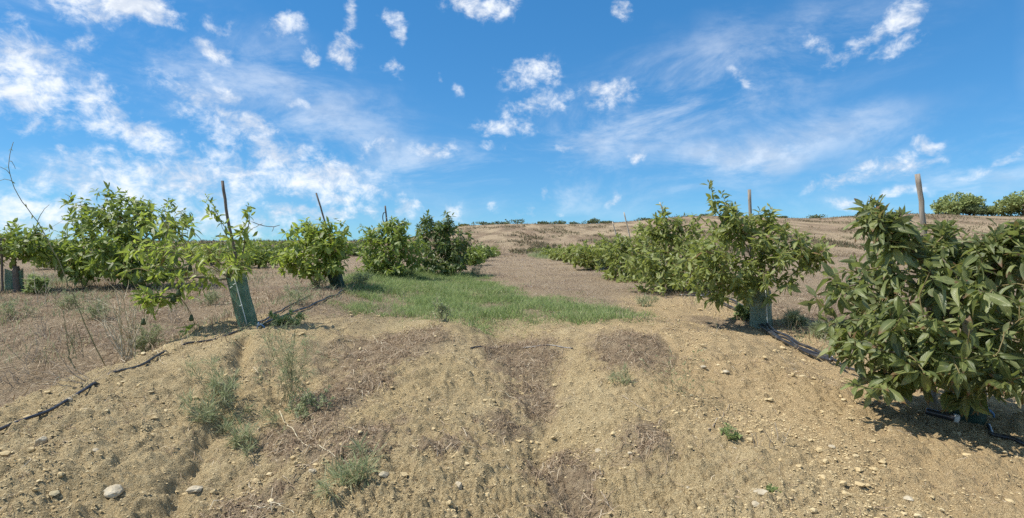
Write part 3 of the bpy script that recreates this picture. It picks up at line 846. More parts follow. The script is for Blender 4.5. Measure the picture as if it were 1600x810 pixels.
avocado_tree('olive avocado tree with one tall leader shoot, second in the right row', gpt(1192, 8.3), A3(1186, 440, 8.35),
             [(1165, 398, 98, 62, 8.3, .75, 3.2), (1105, 418, 55, 54, 8.0, .5, 1.4), (1232, 388, 62, 50, 8.4, .55, 1.4), (1180, 450, 75, 30, 8.0, .5, 1.3), (1140, 345, 45, 30, 8.3, .4, .8), (1200, 345, 30, 25, 8.3, .35, .6), (1265, 400, 28, 30, 8.4, .3, .45)],
             280, 'olive', .155, 10, 'near', 300, shoots=[A3(1108, 286, 8.3), A3(1128, 302, 8.25), A3(1203, 322, 8.3), A3(1262, 362, 8.4), A3(1150, 335, 8.3)], seed=4, droop=.4, rtip=.003)
avocado_tree('yellowish sparse avocado tree with thin bare leaders, third in the right row', gpt(1052, 12.6), A3(1050, 425, 12.6),
             [(1045, 395, 48, 44, 12.6, .6, 2), (1015, 415, 44, 42, 12.2, .5, 1.6), (1085, 415, 48, 48, 12.0, .5, 1.8), (1060, 440, 55, 24, 11.6, .5, 1.2), (1035, 357, 28, 26, 12.6, .35, .8), (1068, 362, 28, 26, 12.6, .35, .8)],
             230, 'olive', .17, 9, 'mid', 300, shoots=[A3(1034, 320, 12.6), A3(1060, 342, 12.6), A3(1015, 352, 12.7)], seed=5)
avocado_tree('dense dark green avocado bush touching the ground, fourth in the right row', gpt(988, 15.8), A3(988, 425, 15.8),
             [(985, 415, 38, 40, 15.4, .7, 2.4), (1008, 400, 34, 36, 15.6, .6, 1.6), (962, 402, 28, 32, 15.8, .6, 1.3), (985, 445, 34, 16, 14.8, .5, 1), (1000, 368, 24, 18, 15.8, .4, .6)],
             260, 'olive', .17, 9, 'mid', 0, shoots=[A3(1000, 350, 15.8), A3(972, 372, 15.8), A3(1018, 356, 15.8)], seed=6)
for i_, (px_, d_, top_, hw_, lab_) in enumerate([
        (938, 20.0, 372, 36, 'rounded avocado tree with a pale trunk guard, fifth in the right row'), (912, 24.0, 380, 30, 'low spreading avocado tree, sixth in the right row'),
        (890, 29.0, 386, 26, 'small avocado tree, seventh in the right row'), (872, 35.0, 388, 24, 'small avocado tree, eighth in the right row'), (853, 43.0, 389, 22, 'farthest small avocado tree of the right row by the yellow grass')]):
    gx, gy = gpt(px_, d_); gb = 405 + (EYE - hz(gx, gy)) / d_ * FPX; cy = (top_ + gb) / 2
    avocado_tree(lab_, (gx, gy), A3(px_, gb - 10, d_), [(px_, cy, hw_, (gb - top_) * .46, d_, .9, 2), (px_ - hw_ * .5, cy + 4, hw_ * .7, (gb - top_) * .36, d_ - .3, .6, 1), (px_ + hw_ * .5, cy + 3, hw_ * .7, (gb - top_) * .36, d_, .6, 1)],
                 230, 'olive', .2, 9, 'far', 0, shoots=[A3(px_ + 4, top_ - 5, d_)], seed=20 + i_, trunk_r=.04)

# left row, nearest first
avocado_tree('sparse bright leaning avocado tree with hanging fruit, growing from the tilted green guard', gpt(389, 6.8), A3(372, 440, 6.82),
             [(290, 395, 78, 50, 6.8, .6, 2.2), (240, 420, 48, 42, 6.6, .45, 1.2), (265, 345, 50, 30, 6.9, .45, .9), (345, 400, 45, 36, 6.8, .5, 2.0), (380, 395, 28, 30, 6.8, .4, .9), (345, 330, 30, 22, 6.8, .3, .5), (380, 350, 20, 26, 6.8, .25, .5), (245, 462, 38, 18, 6.5, .25, .8), (300, 430, 60, 22, 6.6, .35, .7), (225, 400, 30, 40, 6.7, .3, .7)],
             98, 'bright', .14, 7.5, 'near', 300, seed=7, droop=.5, trunk_r=.045, rtip=.0032, up=.3,
             limbs=[A3(255, 440, 6.6), A3(300, 360, 6.85), A3(345, 345, 6.8), A3(390, 335, 6.8), A3(320, 410, 6.9), A3(240, 390, 6.7)],
             shoots=[A3(322, 306, 6.8), A3(388, 322, 6.8)], bare_twigs=[A3(437, 352, 6.9), A3(425, 362, 6.9), A3(410, 350, 7.0), A3(305, 505, 6.6), A3(330, 520, 6.65), A3(365, 490, 6.7)],
             extra_tips=[A3(226, 480, 6.5), A3(250, 470, 6.45), A3(300, 512, 6.6), A3(288, 518, 6.55), A3(236, 474, 6.5)],
             fruits=[(200, 426, 6.7, .085), (246, 410, 6.6, .09), (221, 438, 6.6, .085), (232, 466, 6.5, .08), (271, 467, 6.5, .095), (279, 458, 6.5, .09), (297, 419, 6.7, .08), (299, 497, 6.55, .08), (224, 503, 6.5, .08), (313, 524, 6.6, .09)], shell=.5)
avocado_tree('round light green avocado tree above a dark guard, second in the left row', gpt(528, 10.9), A3(521, 412, 10.9),
             [(490, 390, 45, 38, 10.9, .6, 2.4), (455, 400, 24, 26, 10.8, .45, .8), (520, 375, 26, 30, 10.9, .45, 1.2), (490, 360, 32, 18, 10.9, .4, .8), (500, 418, 30, 16, 10.6, .4, .7)],
             160, 'bright', .16, 9, 'mid', 300, shoots=[A3(478, 343, 10.9), A3(512, 344, 10.9), A3(540, 362, 10.9)], seed=8, droop=.4)
avocado_tree('yellow-green leafy avocado tree beside the dark one, third in the left row', gpt(615, 14.2), A3(612, 412, 14.2),
             [(605, 385, 36, 36, 14.2, .7, 2.2), (585, 400, 24, 26, 14.0, .5, 1), (635, 385, 26, 36, 14.2, .6, 1.3), (615, 358, 22, 16, 14.2, .4, .7), (600, 418, 36, 10, 13.8, .5, .7)],
             190, 'mid', .17, 9, 'mid', 0, shoots=[A3(618, 340, 14.2), A3(596, 350, 14.2), A3(562, 352, 14.4), A3(632, 343, 14.2)], seed=9)
avocado_tree('dense dark avocado tree with a pointed crown, fourth in the left row', gpt(695, 16.6), A3(695, 408, 16.6),
             [(690, 385, 42, 40, 16.6, .9, 2.6), (712, 392, 26, 30, 16.4, .6, 1.2), (670, 358, 16, 22, 16.6, .45, .7), (695, 354, 20, 20, 16.6, .5, .8), (690, 415, 36, 10, 16.0, .5, .7)],
             260, 'deep', .17, 9, 'mid', 0, shoots=[A3(668, 332, 16.6), A3(700, 337, 16.6), A3(655, 350, 16.6)], seed=10)
for i_, (px_, d_, top_, hw_, k_, lab_) in enumerate([
        (742, 23.0, 380, 18, 'mid', 'small yellow-green avocado tree, fifth in the left row'), (752, 28.5, 380, 12, 'deep', 'small dark avocado tree, sixth in the left row'), (768, 34.0, 384, 13, 'mid', 'farthest small avocado tree of the left row')]):
    gx, gy = gpt(px_, d_); gb = 405 + (EYE - hz(gx, gy)) / d_ * FPX; cy = (top_ + gb) / 2
    avocado_tree(lab_, (gx, gy), A3(px_, gb - 9, d_), [(px_, cy, hw_, (gb - top_) * .48, d_, .8, 2), (px_ - hw_ * .4, cy + 4, hw_ * .7, (gb - top_) * .36, d_ - .3, .6, 1)], 110, k_, .2, 8, 'far', 0, seed=40 + i_)

# second row on the left and beyond
avocado_tree('tall full avocado tree with a dark skirt of leaves, behind the leaning one', gpt(195, 13.2), A3(205, 400, 13.2),
             [(195, 370, 78, 50, 13.2, 1.0, 3), (165, 330, 48, 32, 13.2, .7, 1.3), (240, 345, 48, 35, 13.2, .7, 1.2), (150, 395, 60, 34, 12.8, .8, 1.8), (215, 410, 66, 26, 12.8, .8, 1.4), (120, 395, 32, 24, 13, .5, .7), (175, 424, 62, 13, 12.7, .8, 1.5), (235, 425, 40, 13, 12.8, .6, .8)],
             330, 'mid', .19, 9, 'mid', 300, shoots=[A3(168, 292, 13.2), A3(196, 300, 13.2), A3(236, 314, 13.2), A3(130, 322, 13.2)], seed=12, fat=1.3)
avocado_tree('avocado tree with open trunk above a sheer green guard, by the left edge', gpt(22, 12.2), A3(22, 408, 12.2),
             [(35, 375, 42, 22, 12.2, .6, 2), (0, 375, 34, 26, 12.3, .6, 1.4), (62, 388, 24, 18, 12.0, .5, .9), (-30, 380, 34, 26, 12.3, .6, .8)],
             120, 'mid', .18, 8, 'mid', 0, shoots=[A3(22, 345, 12.2), A3(60, 350, 12.2)], seed=13, droop=.5)
for i_, (px_, d_, top_, hw_, k_, lab_) in enumerate([
        (405, 21.0, 372, 40, 'mid', 'low wide avocado tree seen between the two nearest trees of the left row'), (330, 24.0, 378, 34, 'olive', 'low avocado tree behind the leaning tree with fruit'),
        (92, 20.0, 372, 26, 'mid', 'small avocado tree behind the one by the left edge'), (445, 30.0, 378, 24, 'deep', 'far low avocado tree just beside the light green round tree'), (300, 34.0, 382, 40, 'mid', 'far low avocado tree under the leaning branches'),
        (375, 40.0, 380, 30, 'deep', 'far dark avocado tree low on the left horizon'), (552, 36.0, 380, 16, 'deep', 'far small avocado tree in the gap of the left row')]):
    gx, gy = gpt(px_, d_); gb = 405 + (EYE - hz(gx, gy)) / d_ * FPX; cy = (top_ + gb) / 2
    avocado_tree(lab_, (gx, gy), A3(px_, gb - 9, d_), [(px_, cy, hw_, (gb - top_) * .46, d_, .9, 2), (px_ - hw_ * .5, cy + 3, hw_ * .7, (gb - top_) * .36, d_, .7, 1), (px_ + hw_ * .5, cy + 3, hw_ * .7, (gb - top_) * .36, d_, .7, 1)], 130, k_, .21, 8, 'far', 0, seed=60 + i_)

FARN = 'first second third fourth fifth sixth seventh eighth ninth'.split()
for i_, (px_, d_, top_, hw_) in enumerate([(-40, 46, 372, 60), (75, 50, 374, 50), (250, 52, 377, 60), (345, 48, 379, 42), (420, 55, 380, 40), (470, 50, 380, 36), (535, 52, 381, 32), (590, 56, 382, 30), (650, 54, 383, 30)]):
    gx, gy = gpt(px_, d_); gb = 405 + (EYE - hz(gx, gy)) / d_ * FPX; cy = (top_ + gb) / 2
    avocado_tree('far low green tree below the sky, %s along the left horizon' % FARN[i_], (gx, gy), A3(px_, gb - 6, d_),
                 [(px_, cy, hw_, (gb - top_) * .46, d_, 1.2, 2), (px_ - hw_ * .6, cy + 2, hw_ * .6, (gb - top_) * .4, d_, .8, 1), (px_ + hw_ * .6, cy + 2, hw_ * .6, (gb - top_) * .38, d_, .8, 1)], 130, ('deep', 'mid', 'olive')[i_ % 3], .30, 8, 'far', 0, seed=80 + i_, group='far trees along the left horizon')

# ------------------------------------------------------------------ guards, stakes, hoses
def guard(label, px, d, h, w, lean, mat, flat=.6, flare=1.05, name='tree_guard', ties=(), slat=True, seed=0):
    rng = np.random.default_rng(seed); gx, gy = gpt(px, d); gz = hz(gx, gy)
    root = empty(name, (gx, gy, gz)); tag(root, label, 'tree guard', 'mesh guards round the young trunks')
    ns, nr = 28, 9; a = np.linspace(0, 2 * math.pi, ns, endpoint=False); V = []; U = []
    for i in range(nr):
        t = i / (nr - 1); s = w * .5 * (1 + (flare - 1) * t) * (1 + .03 * math.sin(5 * t + seed))
        rad = 1 + .07 * np.cos(3 * a + 2 * t + seed) + .04 * np.sin(7 * a + t * 4)
        top = (.03 * np.cos(2 * a + seed)) if i == nr - 1 else 0
        V.append(np.stack([np.cos(a) * s * rad + lean[0] * t * h, np.sin(a) * s * flat * rad + lean[1] * t * h, np.full(ns, -.04 + (h + .04) * t) + top], 1)); U.append(np.stack([a / 6.2832 * w * 3.2, np.full(ns, t * h)], 1))
    i, j = np.meshgrid(np.arange(nr - 1), np.arange(ns), indexing='ij'); i = i.ravel(); j = j.ravel(); k = (j + 1) % ns
    F = np.stack([i * ns + j, i * ns + k, (i + 1) * ns + k, (i + 1) * ns + j], 1)
    sleeve = obj('sleeve', mesh_np('sleeve', np.concatenate(V), F, mat, True, None, np.concatenate(U)), root)
    def front(t, o): return np.array([o * w * .5 + lean[0] * t * h, -w * .5 * flat * 1.06 * math.sqrt(max(0, 1 - o * o)) + lean[1] * t * h - .006, h * t])
    if slat:
        pts = [front(t, .12 - .05 * t) for t in np.linspace(.04, 1.04, 7)]
        V, F = tube(pts, .006, 5); obj('seam', Bag().add(V, F).mesh('seam', M_TIE), sleeve)
    for (t, o) in ties:
        pts = [front(t + .012 * math.sin(q * 9), o + q) + np.array([0, -.004, 0]) for q in np.linspace(-.16, .16, 6)]
        V, F = tube(pts, .006, 5); obj('tie', Bag().add(V, F).mesh('tie', M_TIE), sleeve)
    return root


guard('bright green mesh guard leaning to the left on the bank under the fruiting tree', 390, 6.8, .60, .225, (-.27, .02), M_GUARD, .62, 1.06, ties=((.42, .02), (.84, -.1), (.78, -.55)), seed=1)
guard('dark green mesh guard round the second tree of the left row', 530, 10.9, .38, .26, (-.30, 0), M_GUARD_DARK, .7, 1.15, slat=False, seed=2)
guard('pale dusty green mesh guard flaring to the ground under the olive tree', 1191, 8.28, .56, .34, (-.04, 0), M_GUARD_PALE, .7, .82, seed=3)
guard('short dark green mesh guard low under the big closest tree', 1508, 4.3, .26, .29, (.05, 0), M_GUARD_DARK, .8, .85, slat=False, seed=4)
guard('sheer green mesh guard standing by the left edge', 22, 12.15, .48, .36, (.0, 0), M_GUARD, .6, 1.0, slat=False, seed=5)
guard('tiny pale guard under the fifth tree of the right row', 938, 19.5, .38, .25, (.02, 0), M_GUARD_PALE, .8, .95, slat=False, seed=6)


def stake(label, pts, r, mat, seed=0, name='wooden_stake', node=None):
    """a driven post through pts (bottom first), with a split top"""
    rng = np.random.default_rng(seed); pts = np.array([np.array(p, float) for p in pts]); b0 = pts[0]
    t = np.linspace(0, 1, 14); k = np.linspace(0, 1, len(pts))
    P = np.stack([np.interp(t, k, pts[:, c]) for c in range(3)], 1) + rng.normal(0, r * .12, (14, 3)) * (t > 0)[:, None]
    P -= b0
    rr = r * (1.06 - .14 * t)
    if node is not None:
        rr = rr * (1 + .09 * np.exp(-((t - node) / .02) ** 2))
    V, F = tube(P, rr, 10, True, 0, .05, rng)
    o = obj(name, Bag().add(V, F).mesh(name, mat, None, True)); o.location = b0
    tag(o, label, 'stake', 'stakes driven beside the trees'); return o


def stake_px(label, base, tops, r, mat, seed, **kw):
    gx, gy = gpt(*base); b0 = np.array([gx, gy, hz(gx, gy) - .15]); return stake(label, [b0] + [A3(*q) for q in tops], r, mat, seed, **kw)


stake_px('thick weathered post rising out of the big closest tree', (1462, 4.7), [(1445, 365, 4.7), (1433, 272, 4.7)], .021, M_STAKE, 1, node=.93)
stake_px('grey post behind the olive tree with the tall leader', (1180, 8.7), [(1174, 400, 8.7), (1171, 297, 8.7)], .025, M_STAKE, 2, node=.9)
stake_px('slim dark stake rising from the leaning fruiting tree', (392, 6.95), [(372, 420, 6.95), (356, 345, 6.95), (348, 283, 6.95)], .018, M_STAKE_DARK, 3)
stake_px('thin dark stake above the round light green tree', (532, 11.0), [(515, 370, 11.0), (494, 302, 11.0)], .017, M_STAKE_DARK, 4)
stake_px('dark stake with a coil of hose above the third tree of the left row', (610, 14.4), [(606, 360, 14.4), (602, 322, 14.4)], .022, M_STAKE_DARK, 5)
stake_px('thin pale stake leaning above the right row, left one of two', (972, 19.0), [(966, 380, 19.0), (957, 347, 19.0)], .02, M_STAKE_PALE, 6)
stake_px('thin pale stake above the right row, right one of two', (990, 16.5), [(984, 370, 16.5), (975, 332, 16.5)], .018, M_STAKE_PALE, 7)
stake_px('pale leader stake inside the sparse third tree of the right row', (1058, 12.8), [(1045, 360, 12.8), (1031, 316, 12.8)], .015, M_STAKE_PALE, 8)
stake_px('dark squat post beside the sheer green guard', (27, 12.1), [(25, 417, 12.1)], .065, M_STAKE_DARK, 9)
stake_px('thin crooked stake right by the left edge of the orchard', (4, 12.0), [(3, 400, 12.0), (1, 372, 12.0)], .022, M_STAKE_DARK, 10)


def hose(label, pts, r=.011, lift=.008, seed=0, mat=None, name='drip_hose', wob=.012, dips=()):
    """a hose lying on the ground along photograph points; dips = stretches (0..1) where it is under the soil"""
    rng = np.random.default_rng(seed); g = np.array([G(a, b_) for a, b_ in pts]); s = np.concatenate([[0], np.cumsum(np.hypot(*np.diff(g, axis=0).T))]); s /= s[-1]
    t = np.linspace(0, 1, 90); x = np.interp(t, s, g[:, 0]); y = np.interp(t, s, g[:, 1])
    for _ in range(3): x[1:-1] = (x[:-2] + 2 * x[1:-1] + x[2:]) / 4; y[1:-1] = (y[:-2] + 2 * y[1:-1] + y[2:]) / 4
    x = x + wob * noise2(t * 9 + seed, t * 0 + seed, 7); y = y + wob * noise2(t * 8 + seed, t * 0 + seed + 5, 8)
    z = H(x, y, .06); z = np.convolve(np.pad(z, 4, 'edge'), np.ones(9) / 9, 'valid') + r + lift
    for a, c in dips: z = z - .05 * sstep(a - .015, a + .015, t) * sstep(c + .015, c - .015, t)
    V, F = tube(np.stack([x, y, z], 1), r, 8); o0 = np.array([x[0], y[0], z[0]])
    o = obj(name, Bag().add(V, F).mesh(name, mat or M_HOSE, o0)); o.location = o0
    return tag(o, label, 'hose', 'irrigation hoses')


hose('black hose along the crest of the bank left of the leaning guard', [(-40, 700), (60, 655), (130, 615), (210, 578), (270, 548), (345, 530), (400, 514)], .0115, .010, 1, dips=((.33, .36), (.66, .72), (.94, 1.0)))
hose('black hose running back from the leaning guard, upper of two', [(402, 508), (440, 488), (485, 464)], .012, .012, 2)
hose('black hose running back from the leaning guard, lower of two', [(404, 513), (455, 494), (505, 472), (537, 456)], .014, .014, 3)
hose('outer black hose curving round the right bank past the pale guard', [(1062, 467), (1100, 467), (1135, 480), (1160, 492), (1185, 512), (1215, 534), (1260, 558), (1300, 574)], .019, .03, 4)
hose('inner black hose beside the outer one on the right bank', [(1070, 463), (1110, 466), (1150, 476), (1178, 498), (1205, 522), (1250, 547), (1305, 571)], .018, .045, 5, wob=.04)
hose('third thin black hose alongside on the right bank', [(1180, 505), (1210, 529), (1255, 555), (1298, 571), (1340, 592)], .014, .05, 6, wob=.03)
hose('black hose leaving the big closest tree at the right edge', [(1545, 672), (1552, 688), (1575, 696), (1605, 708), (1660, 735)], .014, .012, 7)
hose('thin half buried black pipe across the middle of the lane', [(735, 546), (790, 545), (850, 545), (895, 543)], .006, .004, 8, dips=((.45, .55),))


def small_fittings():
    # cut pipe end poking out under the closest tree
    c = A3(1490, 676, 4.15); gz = hz(c[0], c[1]); root = empty('pipe_end', (c[0], c[1], gz)); tag(root, 'cut pipe end with a pale rim poking out under the big closest tree', 'pipe')
    p0 = np.array([-.16, .06, .07]); p1 = np.array([.02, -.03, .035])
    V, F = tube([p0 + (p1 - p0) * t for t in np.linspace(0, 1, 6)], .026, 12); pipe = obj('pipe', Bag().add(V, F).mesh('pipe', M_HOSE), root)
    d = (p1 - p0) / np.linalg.norm(p1 - p0)
    V, F = tube([p1 - d * .035, p1 - d * .02, p1 - d * .006], .031, 14); obj('collar', Bag().add(V, F).mesh('collar', M_PIPE), pipe)
    # loop of hose hung on the third stake
    c = A3(604, 340, 14.35); q = np.linspace(0, 2 * math.pi, 22)
    V, F = tube([np.array([.05 * math.cos(a) - .04, -.03, .13 * math.sin(a)]) for a in q], .012, 6)
    o = obj('hose_coil', Bag().add(V, F).mesh('hose_coil', M_HOSE)); o.location = c; tag(o, 'small black coil of hose hung on a stake in the left row', 'hose coil')
    # blue tape at the guard feet
    for (px, py, d, lab) in ((404, 510, 6.68, 'blue tape knotted at the foot of the leaning green guard'), (1543, 664, 4.25, 'blue tape at the foot of the short dark guard')):
        c = A3(px, py, d); g = hz(c[0], c[1]); B = Bag()
        for k in range(3):
            q = np.linspace(0, 1, 6); pts = np.stack([.06 * q * math.cos(k * 2) + .01 * np.sin(q * 9), .02 * q, .05 + .04 * np.sin(q * 3 + k) - .05 * q], 1); V, F = tube(pts, .008, 5); B.add(V, F)
        o = obj('tape', B.mesh('tape', M_BLUE)); o.location = (c[0], c[1], g); tag(o, lab, 'tape')


small_fittings()

# ------------------------------------------------------------------ grass and weeds
def blades(name, x, y, h, lean, w, rnd, mat, segs=2, az=None, seed=0, zoff=-.01):
    """curved grass blades standing on the ground, one mesh"""
    rng = np.random.default_rng(seed); n = len(x); z = H(x, y, np.maximum(.05, y * .0064)) + zoff
    az = rng.uniform(0, 2 * math.pi, n) if az is None else az
    dx, dy = np.cos(az), np.sin(az); wa = rng.uniform(0, math.pi, n); wx, wy = np.cos(wa) * w * .5, np.sin(wa) * w * .5
    B = np.stack([x, y, z], 1); D = np.stack([dx, dy, 0 * dx], 1); Wv = np.stack([wx, wy, 0 * wx], 1); up = np.array([0, 0, 1.])
    def cen(t): return B + D * (h * lean * t * t)[:, None] + up * (h * t * (1 - .35 * np.minimum(lean, 1.3) * t))[:, None]
    if segs == 1:
        V = np.stack([B - Wv, B + Wv, cen(1.)], 1); f = np.array([[0, 1, 2]])
    else:
        m = cen(.5); V = np.stack([B - Wv, B + Wv, m + Wv * .75, m - Wv * .75, cen(1.)], 1); f = np.array([[0, 1, 2], [0, 2, 3], [3, 2, 4]])
    k = V.shape[1]
    F = (f[None] + (np.arange(n) * k)[:, None, None]).reshape(-1, 3)
    return obj(name, mesh_np(name, V.reshape(-1, 3), F, mat, True, {'rnd': np.repeat(rnd, k)}))


def scatter(n, x0, x1, y0, y1, mask, rng, logy=False, thr=None):
    x = rng.uniform(x0, x1, n); y = np.exp(rng.uniform(math.log(y0), math.log(y1), n)) if logy else rng.uniform(y0, y1, n)
    if logy == 'fan': x = x
    m = mask(x, y); k = rng.uniform(0, 1, n) < m; return x[k], y[k]


def fan(n, y0, y1, tmax, mask, rng):
    """points spread over the ground in front, thinner with distance"""
    y = np.exp(rng.uniform(math.log(y0), math.log(y1), n)); x = y * rng.uniform(-tmax, tmax, n); k = rng.uniform(0, 1, n) < mask(x, y)
    return x[k], y[k]


rg = np.random.default_rng(101)
# green grass patch in the lane
x, y = scatter(150000, -5.2, 3.0, 6.5, 17.5, lambda x, y: m_green(x, y) ** 1.15 * np.clip(.75 + 1.2 * fbm(x * 1.7, y * 1.2, 131, 3), .06, 1), rg)
hh = (.10 + .15 * np.clip(noise2(x * 1.3, y * 1.3, 132) + .4, 0, 1.3)) * rg.uniform(.4, 1.3, len(x)) * np.clip(m_green(x, y) * 1.2, .3, 1)
tag(blades('grass', x, y, hh, rg.uniform(.3, 1.6, len(x)), .003 + .0007 * y, np.clip(rg.beta(1.6, 2.2, len(x)) + .25 * noise2(x * .8, y * .8, 133), 0, 1), M_GRASS, 2, seed=1), 'green grass filling the lane between the tree rows', 'grass', None, 'stuff')
# dry reddish grass in the lane and the fields
x, y = fan(300000, 7.0, 44, 1.05, lambda x, y: m_field(x, y) * (1 - .55 * m_green(x, y)) * np.clip(.5 + 1.3 * fbm(x * .8, y * .6, 141, 3), .04, 1) * sstep(7., 8.5, y + np.maximum(0, np.abs(x) - 3.5) * 2), rg)
hh = (.04 + .06 * np.clip(noise2(x * .7, y * .7, 142) + .5, 0, 1.3)) * rg.uniform(.5, 1.6, len(x)) * (1 + y * .012)
tag(blades('dry_grass', x, y, hh, rg.uniform(.4, 2.6, len(x)), .003 + .0008 * y, np.clip(rg.beta(2, 2, len(x)) + .2 * noise2(x * .5, y * .5, 143), 0, 1), M_STRAWPINK, 1, seed=2), 'pinkish dry grass covering the lane and fields', 'grass', None, 'stuff')
# straw-coloured and grey-green growth along the berms and in the left field
def m_berm(x, y): return (np.exp(-((x + 3.6) / .9) ** 2) + .5 * np.exp(-((x - 3.9) / .7) ** 2) + .35 * sstep(-4.2, -5.2, x) + 1.1 * np.exp(-((x + 10.4) / 1.6) ** 2)) * sstep(4.6, 7.5, y) * np.clip(.3 + noise2(x * 1.1, y * 1.1, 151), 0, 1) * (1 - m_green(x, y))
x, y = scatter(120000, -13, 5.5, 4.6, 20, lambda x, y: m_berm(x, y) * .7, rg)
hh = (.10 + .12 * np.clip(noise2(x * .9, y * .9, 152) + .3, 0, 1)) * rg.uniform(.5, 1.4, len(x))
tag(blades('straw', x, y, hh, rg.uniform(.2, 1.3, len(x)), .003 + .0008 * y, np.clip(rg.beta(2, 2, len(x)), 0, 1), M_STRAW, 2, seed=3), 'straw-coloured grass along the tree rows', 'grass', None, 'stuff')
x, y = scatter(90000, -14, 5.5, 4.8, 19, lambda x, y: np.clip(m_berm(x, y) * 1.6, 0, 1) * np.clip(.25 + 1.4 * noise2(x * .6 + 8, y * .6, 153), 0, 1), rg)
hh = (.10 + .14 * np.clip(noise2(x * .9, y * .9, 154) + .3, 0, 1)) * rg.uniform(.5, 1.4, len(x))
tag(blades('weeds', x, y, hh, rg.uniform(.2, 1.0, len(x)), .003 + .0008 * y, np.clip(rg.beta(2, 2, len(x)), 0, 1), M_SAGE, 2, seed=4), 'grey-green low weeds along the tree rows', 'weeds', None, 'stuff')
x, y = scatter(9000, .9, 4.2, 30, 42, lambda x, y: ell(x + .4 * noise2(x, y, 191), y, 2.3, 36, 1.0, 4.0, .6), rg)
tag(blades('yellow_grass', x, y, rg.uniform(.08, .32, len(x)), rg.uniform(.1, .8, len(x)), np.full(len(x), .022), rg.uniform(.55, .95, len(x)), M_GRASS, 1, seed=9), 'yellow-green tall grass at the far end of the lane', 'grass', None, 'stuff')
# hill grass and brush
x, y = fan(130000, 34, 132, 1.05, lambda x, y: np.clip(.45 + fbm(x * .2, y * .07, 161, 3), .05, 1), rg)
tag(blades('hill_grass', x, y, rg.uniform(.06, .24, len(x)), rg.uniform(.3, 2.2, len(x)), rg.uniform(.02, .07, len(x)), np.clip(rg.beta(2, 2, len(x)) + .3 * noise2(x * .1, y * .1, 162), 0, 1), M_HILL, 1, seed=5), 'dry brown grass on the hill', 'grass', None, 'stuff')
x, y = fan(120000, 38, 130, 1.05, lambda x, y: sstep(.12, .42, fbm(x * .22, y * .08, 171, 4, .65)), rg)
tag(blades('brush', x, y, rg.uniform(.12, .5, len(x)), rg.uniform(.2, 1.4, len(x)), rg.uniform(.05, .16, len(x)), np.clip(rg.beta(1.6, 2, len(x)), 0, 1), M_BRUSH, 1, seed=6), 'dull olive brush in patches on the hill', 'brush', None, 'stuff')


def fibres(name, x, y, L, arch, w, rnd, mat, seed=0, az=None, lift=.004):
    """dry stems lying on the soil, one mesh of thin bent strips"""
    rng = np.random.default_rng(seed); n = len(x); az = rng.uniform(0, 2 * math.pi, n) if az is None else az; bend = rng.normal(0, .5, n)
    V = []
    for t in (-.5, -.17, .17, .5):
        a = az + bend * t; cx = x + np.cos(a) * L * t; cy = y + np.sin(a) * L * t
        z = H(cx, cy, .05) + lift + arch * (1 - 4 * t * t) + arch * .6 * rng.uniform(0, 1, n)
        ox, oy = -np.sin(a) * w * .5, np.cos(a) * w * .5; oz = rng.normal(0, .35, n) * w
        V += [np.stack([cx - ox, cy - oy, z - oz], 1), np.stack([cx + ox, cy + oy, z + oz], 1)]
    V = np.stack(V, 1); f = np.array([[0, 1, 3], [0, 3, 2], [2, 3, 5], [2, 5, 4], [4, 5, 7], [4, 7, 6]])
    F = (f[None] + (np.arange(n) * 8)[:, None, None]).reshape(-1, 3)
    return obj(name, mesh_np(name, V.reshape(-1, 3), F, mat, True, {'rnd': np.repeat(rnd, 8)}))


x, y = scatter(75000, -2.9, 2.9, 2.4, 8.2, lambda x, y: m_thatch(x, y) ** 1.3 * np.clip(.55 + .8 * noise2(x * 4, y * 4, 181), .05, 1), rg)
tag(fibres('thatch', x, y, rg.uniform(.03, .15, len(x)), rg.uniform(0, .035, len(x)), rg.uniform(.0016, .0042, len(x)), rg.beta(1.6, 1.9, len(x)), M_THATCH, 1), 'matted brown dead stems lying in patches on the bank', 'thatch', None, 'stuff')
x, y = scatter(44000, -9, 8.5, 3.2, 12, lambda x, y: np.maximum(sstep(-3.6, -4.3, x), sstep(3.9, 4.8, x) * .8) * np.clip(.5 + noise2(x * 1.7, y * 1.7, 182), .05, 1), rg)
tag(fibres('straw_litter', x, y, rg.uniform(.06, .32, len(x)), rg.uniform(0, .06, len(x)), rg.uniform(.002, .006, len(x)), rg.beta(2, 1.8, len(x)), M_THATCH, 2), 'dead stems littering the fields beside the rows', 'litter', None, 'stuff')
x, y = scatter(16000, -4.2, 4.2, 2.2, 9, lambda x, y: np.clip(.3 + 1.1 * fbm(x * 1.2, y * 1.2, 183, 3), .03, 1), rg)
tag(fibres('twig_litter', x, y, rg.uniform(.02, .14, len(x)), rg.uniform(0, .012, len(x)), rg.uniform(.0015, .0035, len(x)), rg.beta(1.4, 1.6, len(x)), M_THATCH, 3), 'loose bits of straw scattered over the bare soil', 'litter', None, 'stuff')


# ------------------------------------------------------------------ clods, stones
ICO_V = None
def ico():
    p = (1 + 5 ** .5) / 2; V = np.array([(-1, p, 0), (1, p, 0), (-1, -p, 0), (1, -p, 0), (0, -1, p), (0, 1, p), (0, -1, -p), (0, 1, -p), (p, 0, -1), (p, 0, 1), (-p, 0, -1), (-p, 0, 1)], float)
    F = np.array([(0, 11, 5), (0, 5, 1), (0, 1, 7), (0, 7, 10), (0, 10, 11), (1, 5, 9), (5, 11, 4), (11, 10, 2), (10, 7, 6), (7, 1, 8), (3, 9, 4), (3, 4, 2), (3, 2, 6), (3, 6, 8), (3, 8, 9), (4, 9, 5), (2, 4, 11), (6, 2, 10), (8, 6, 7), (9, 8, 1)])
    return unit(V), F


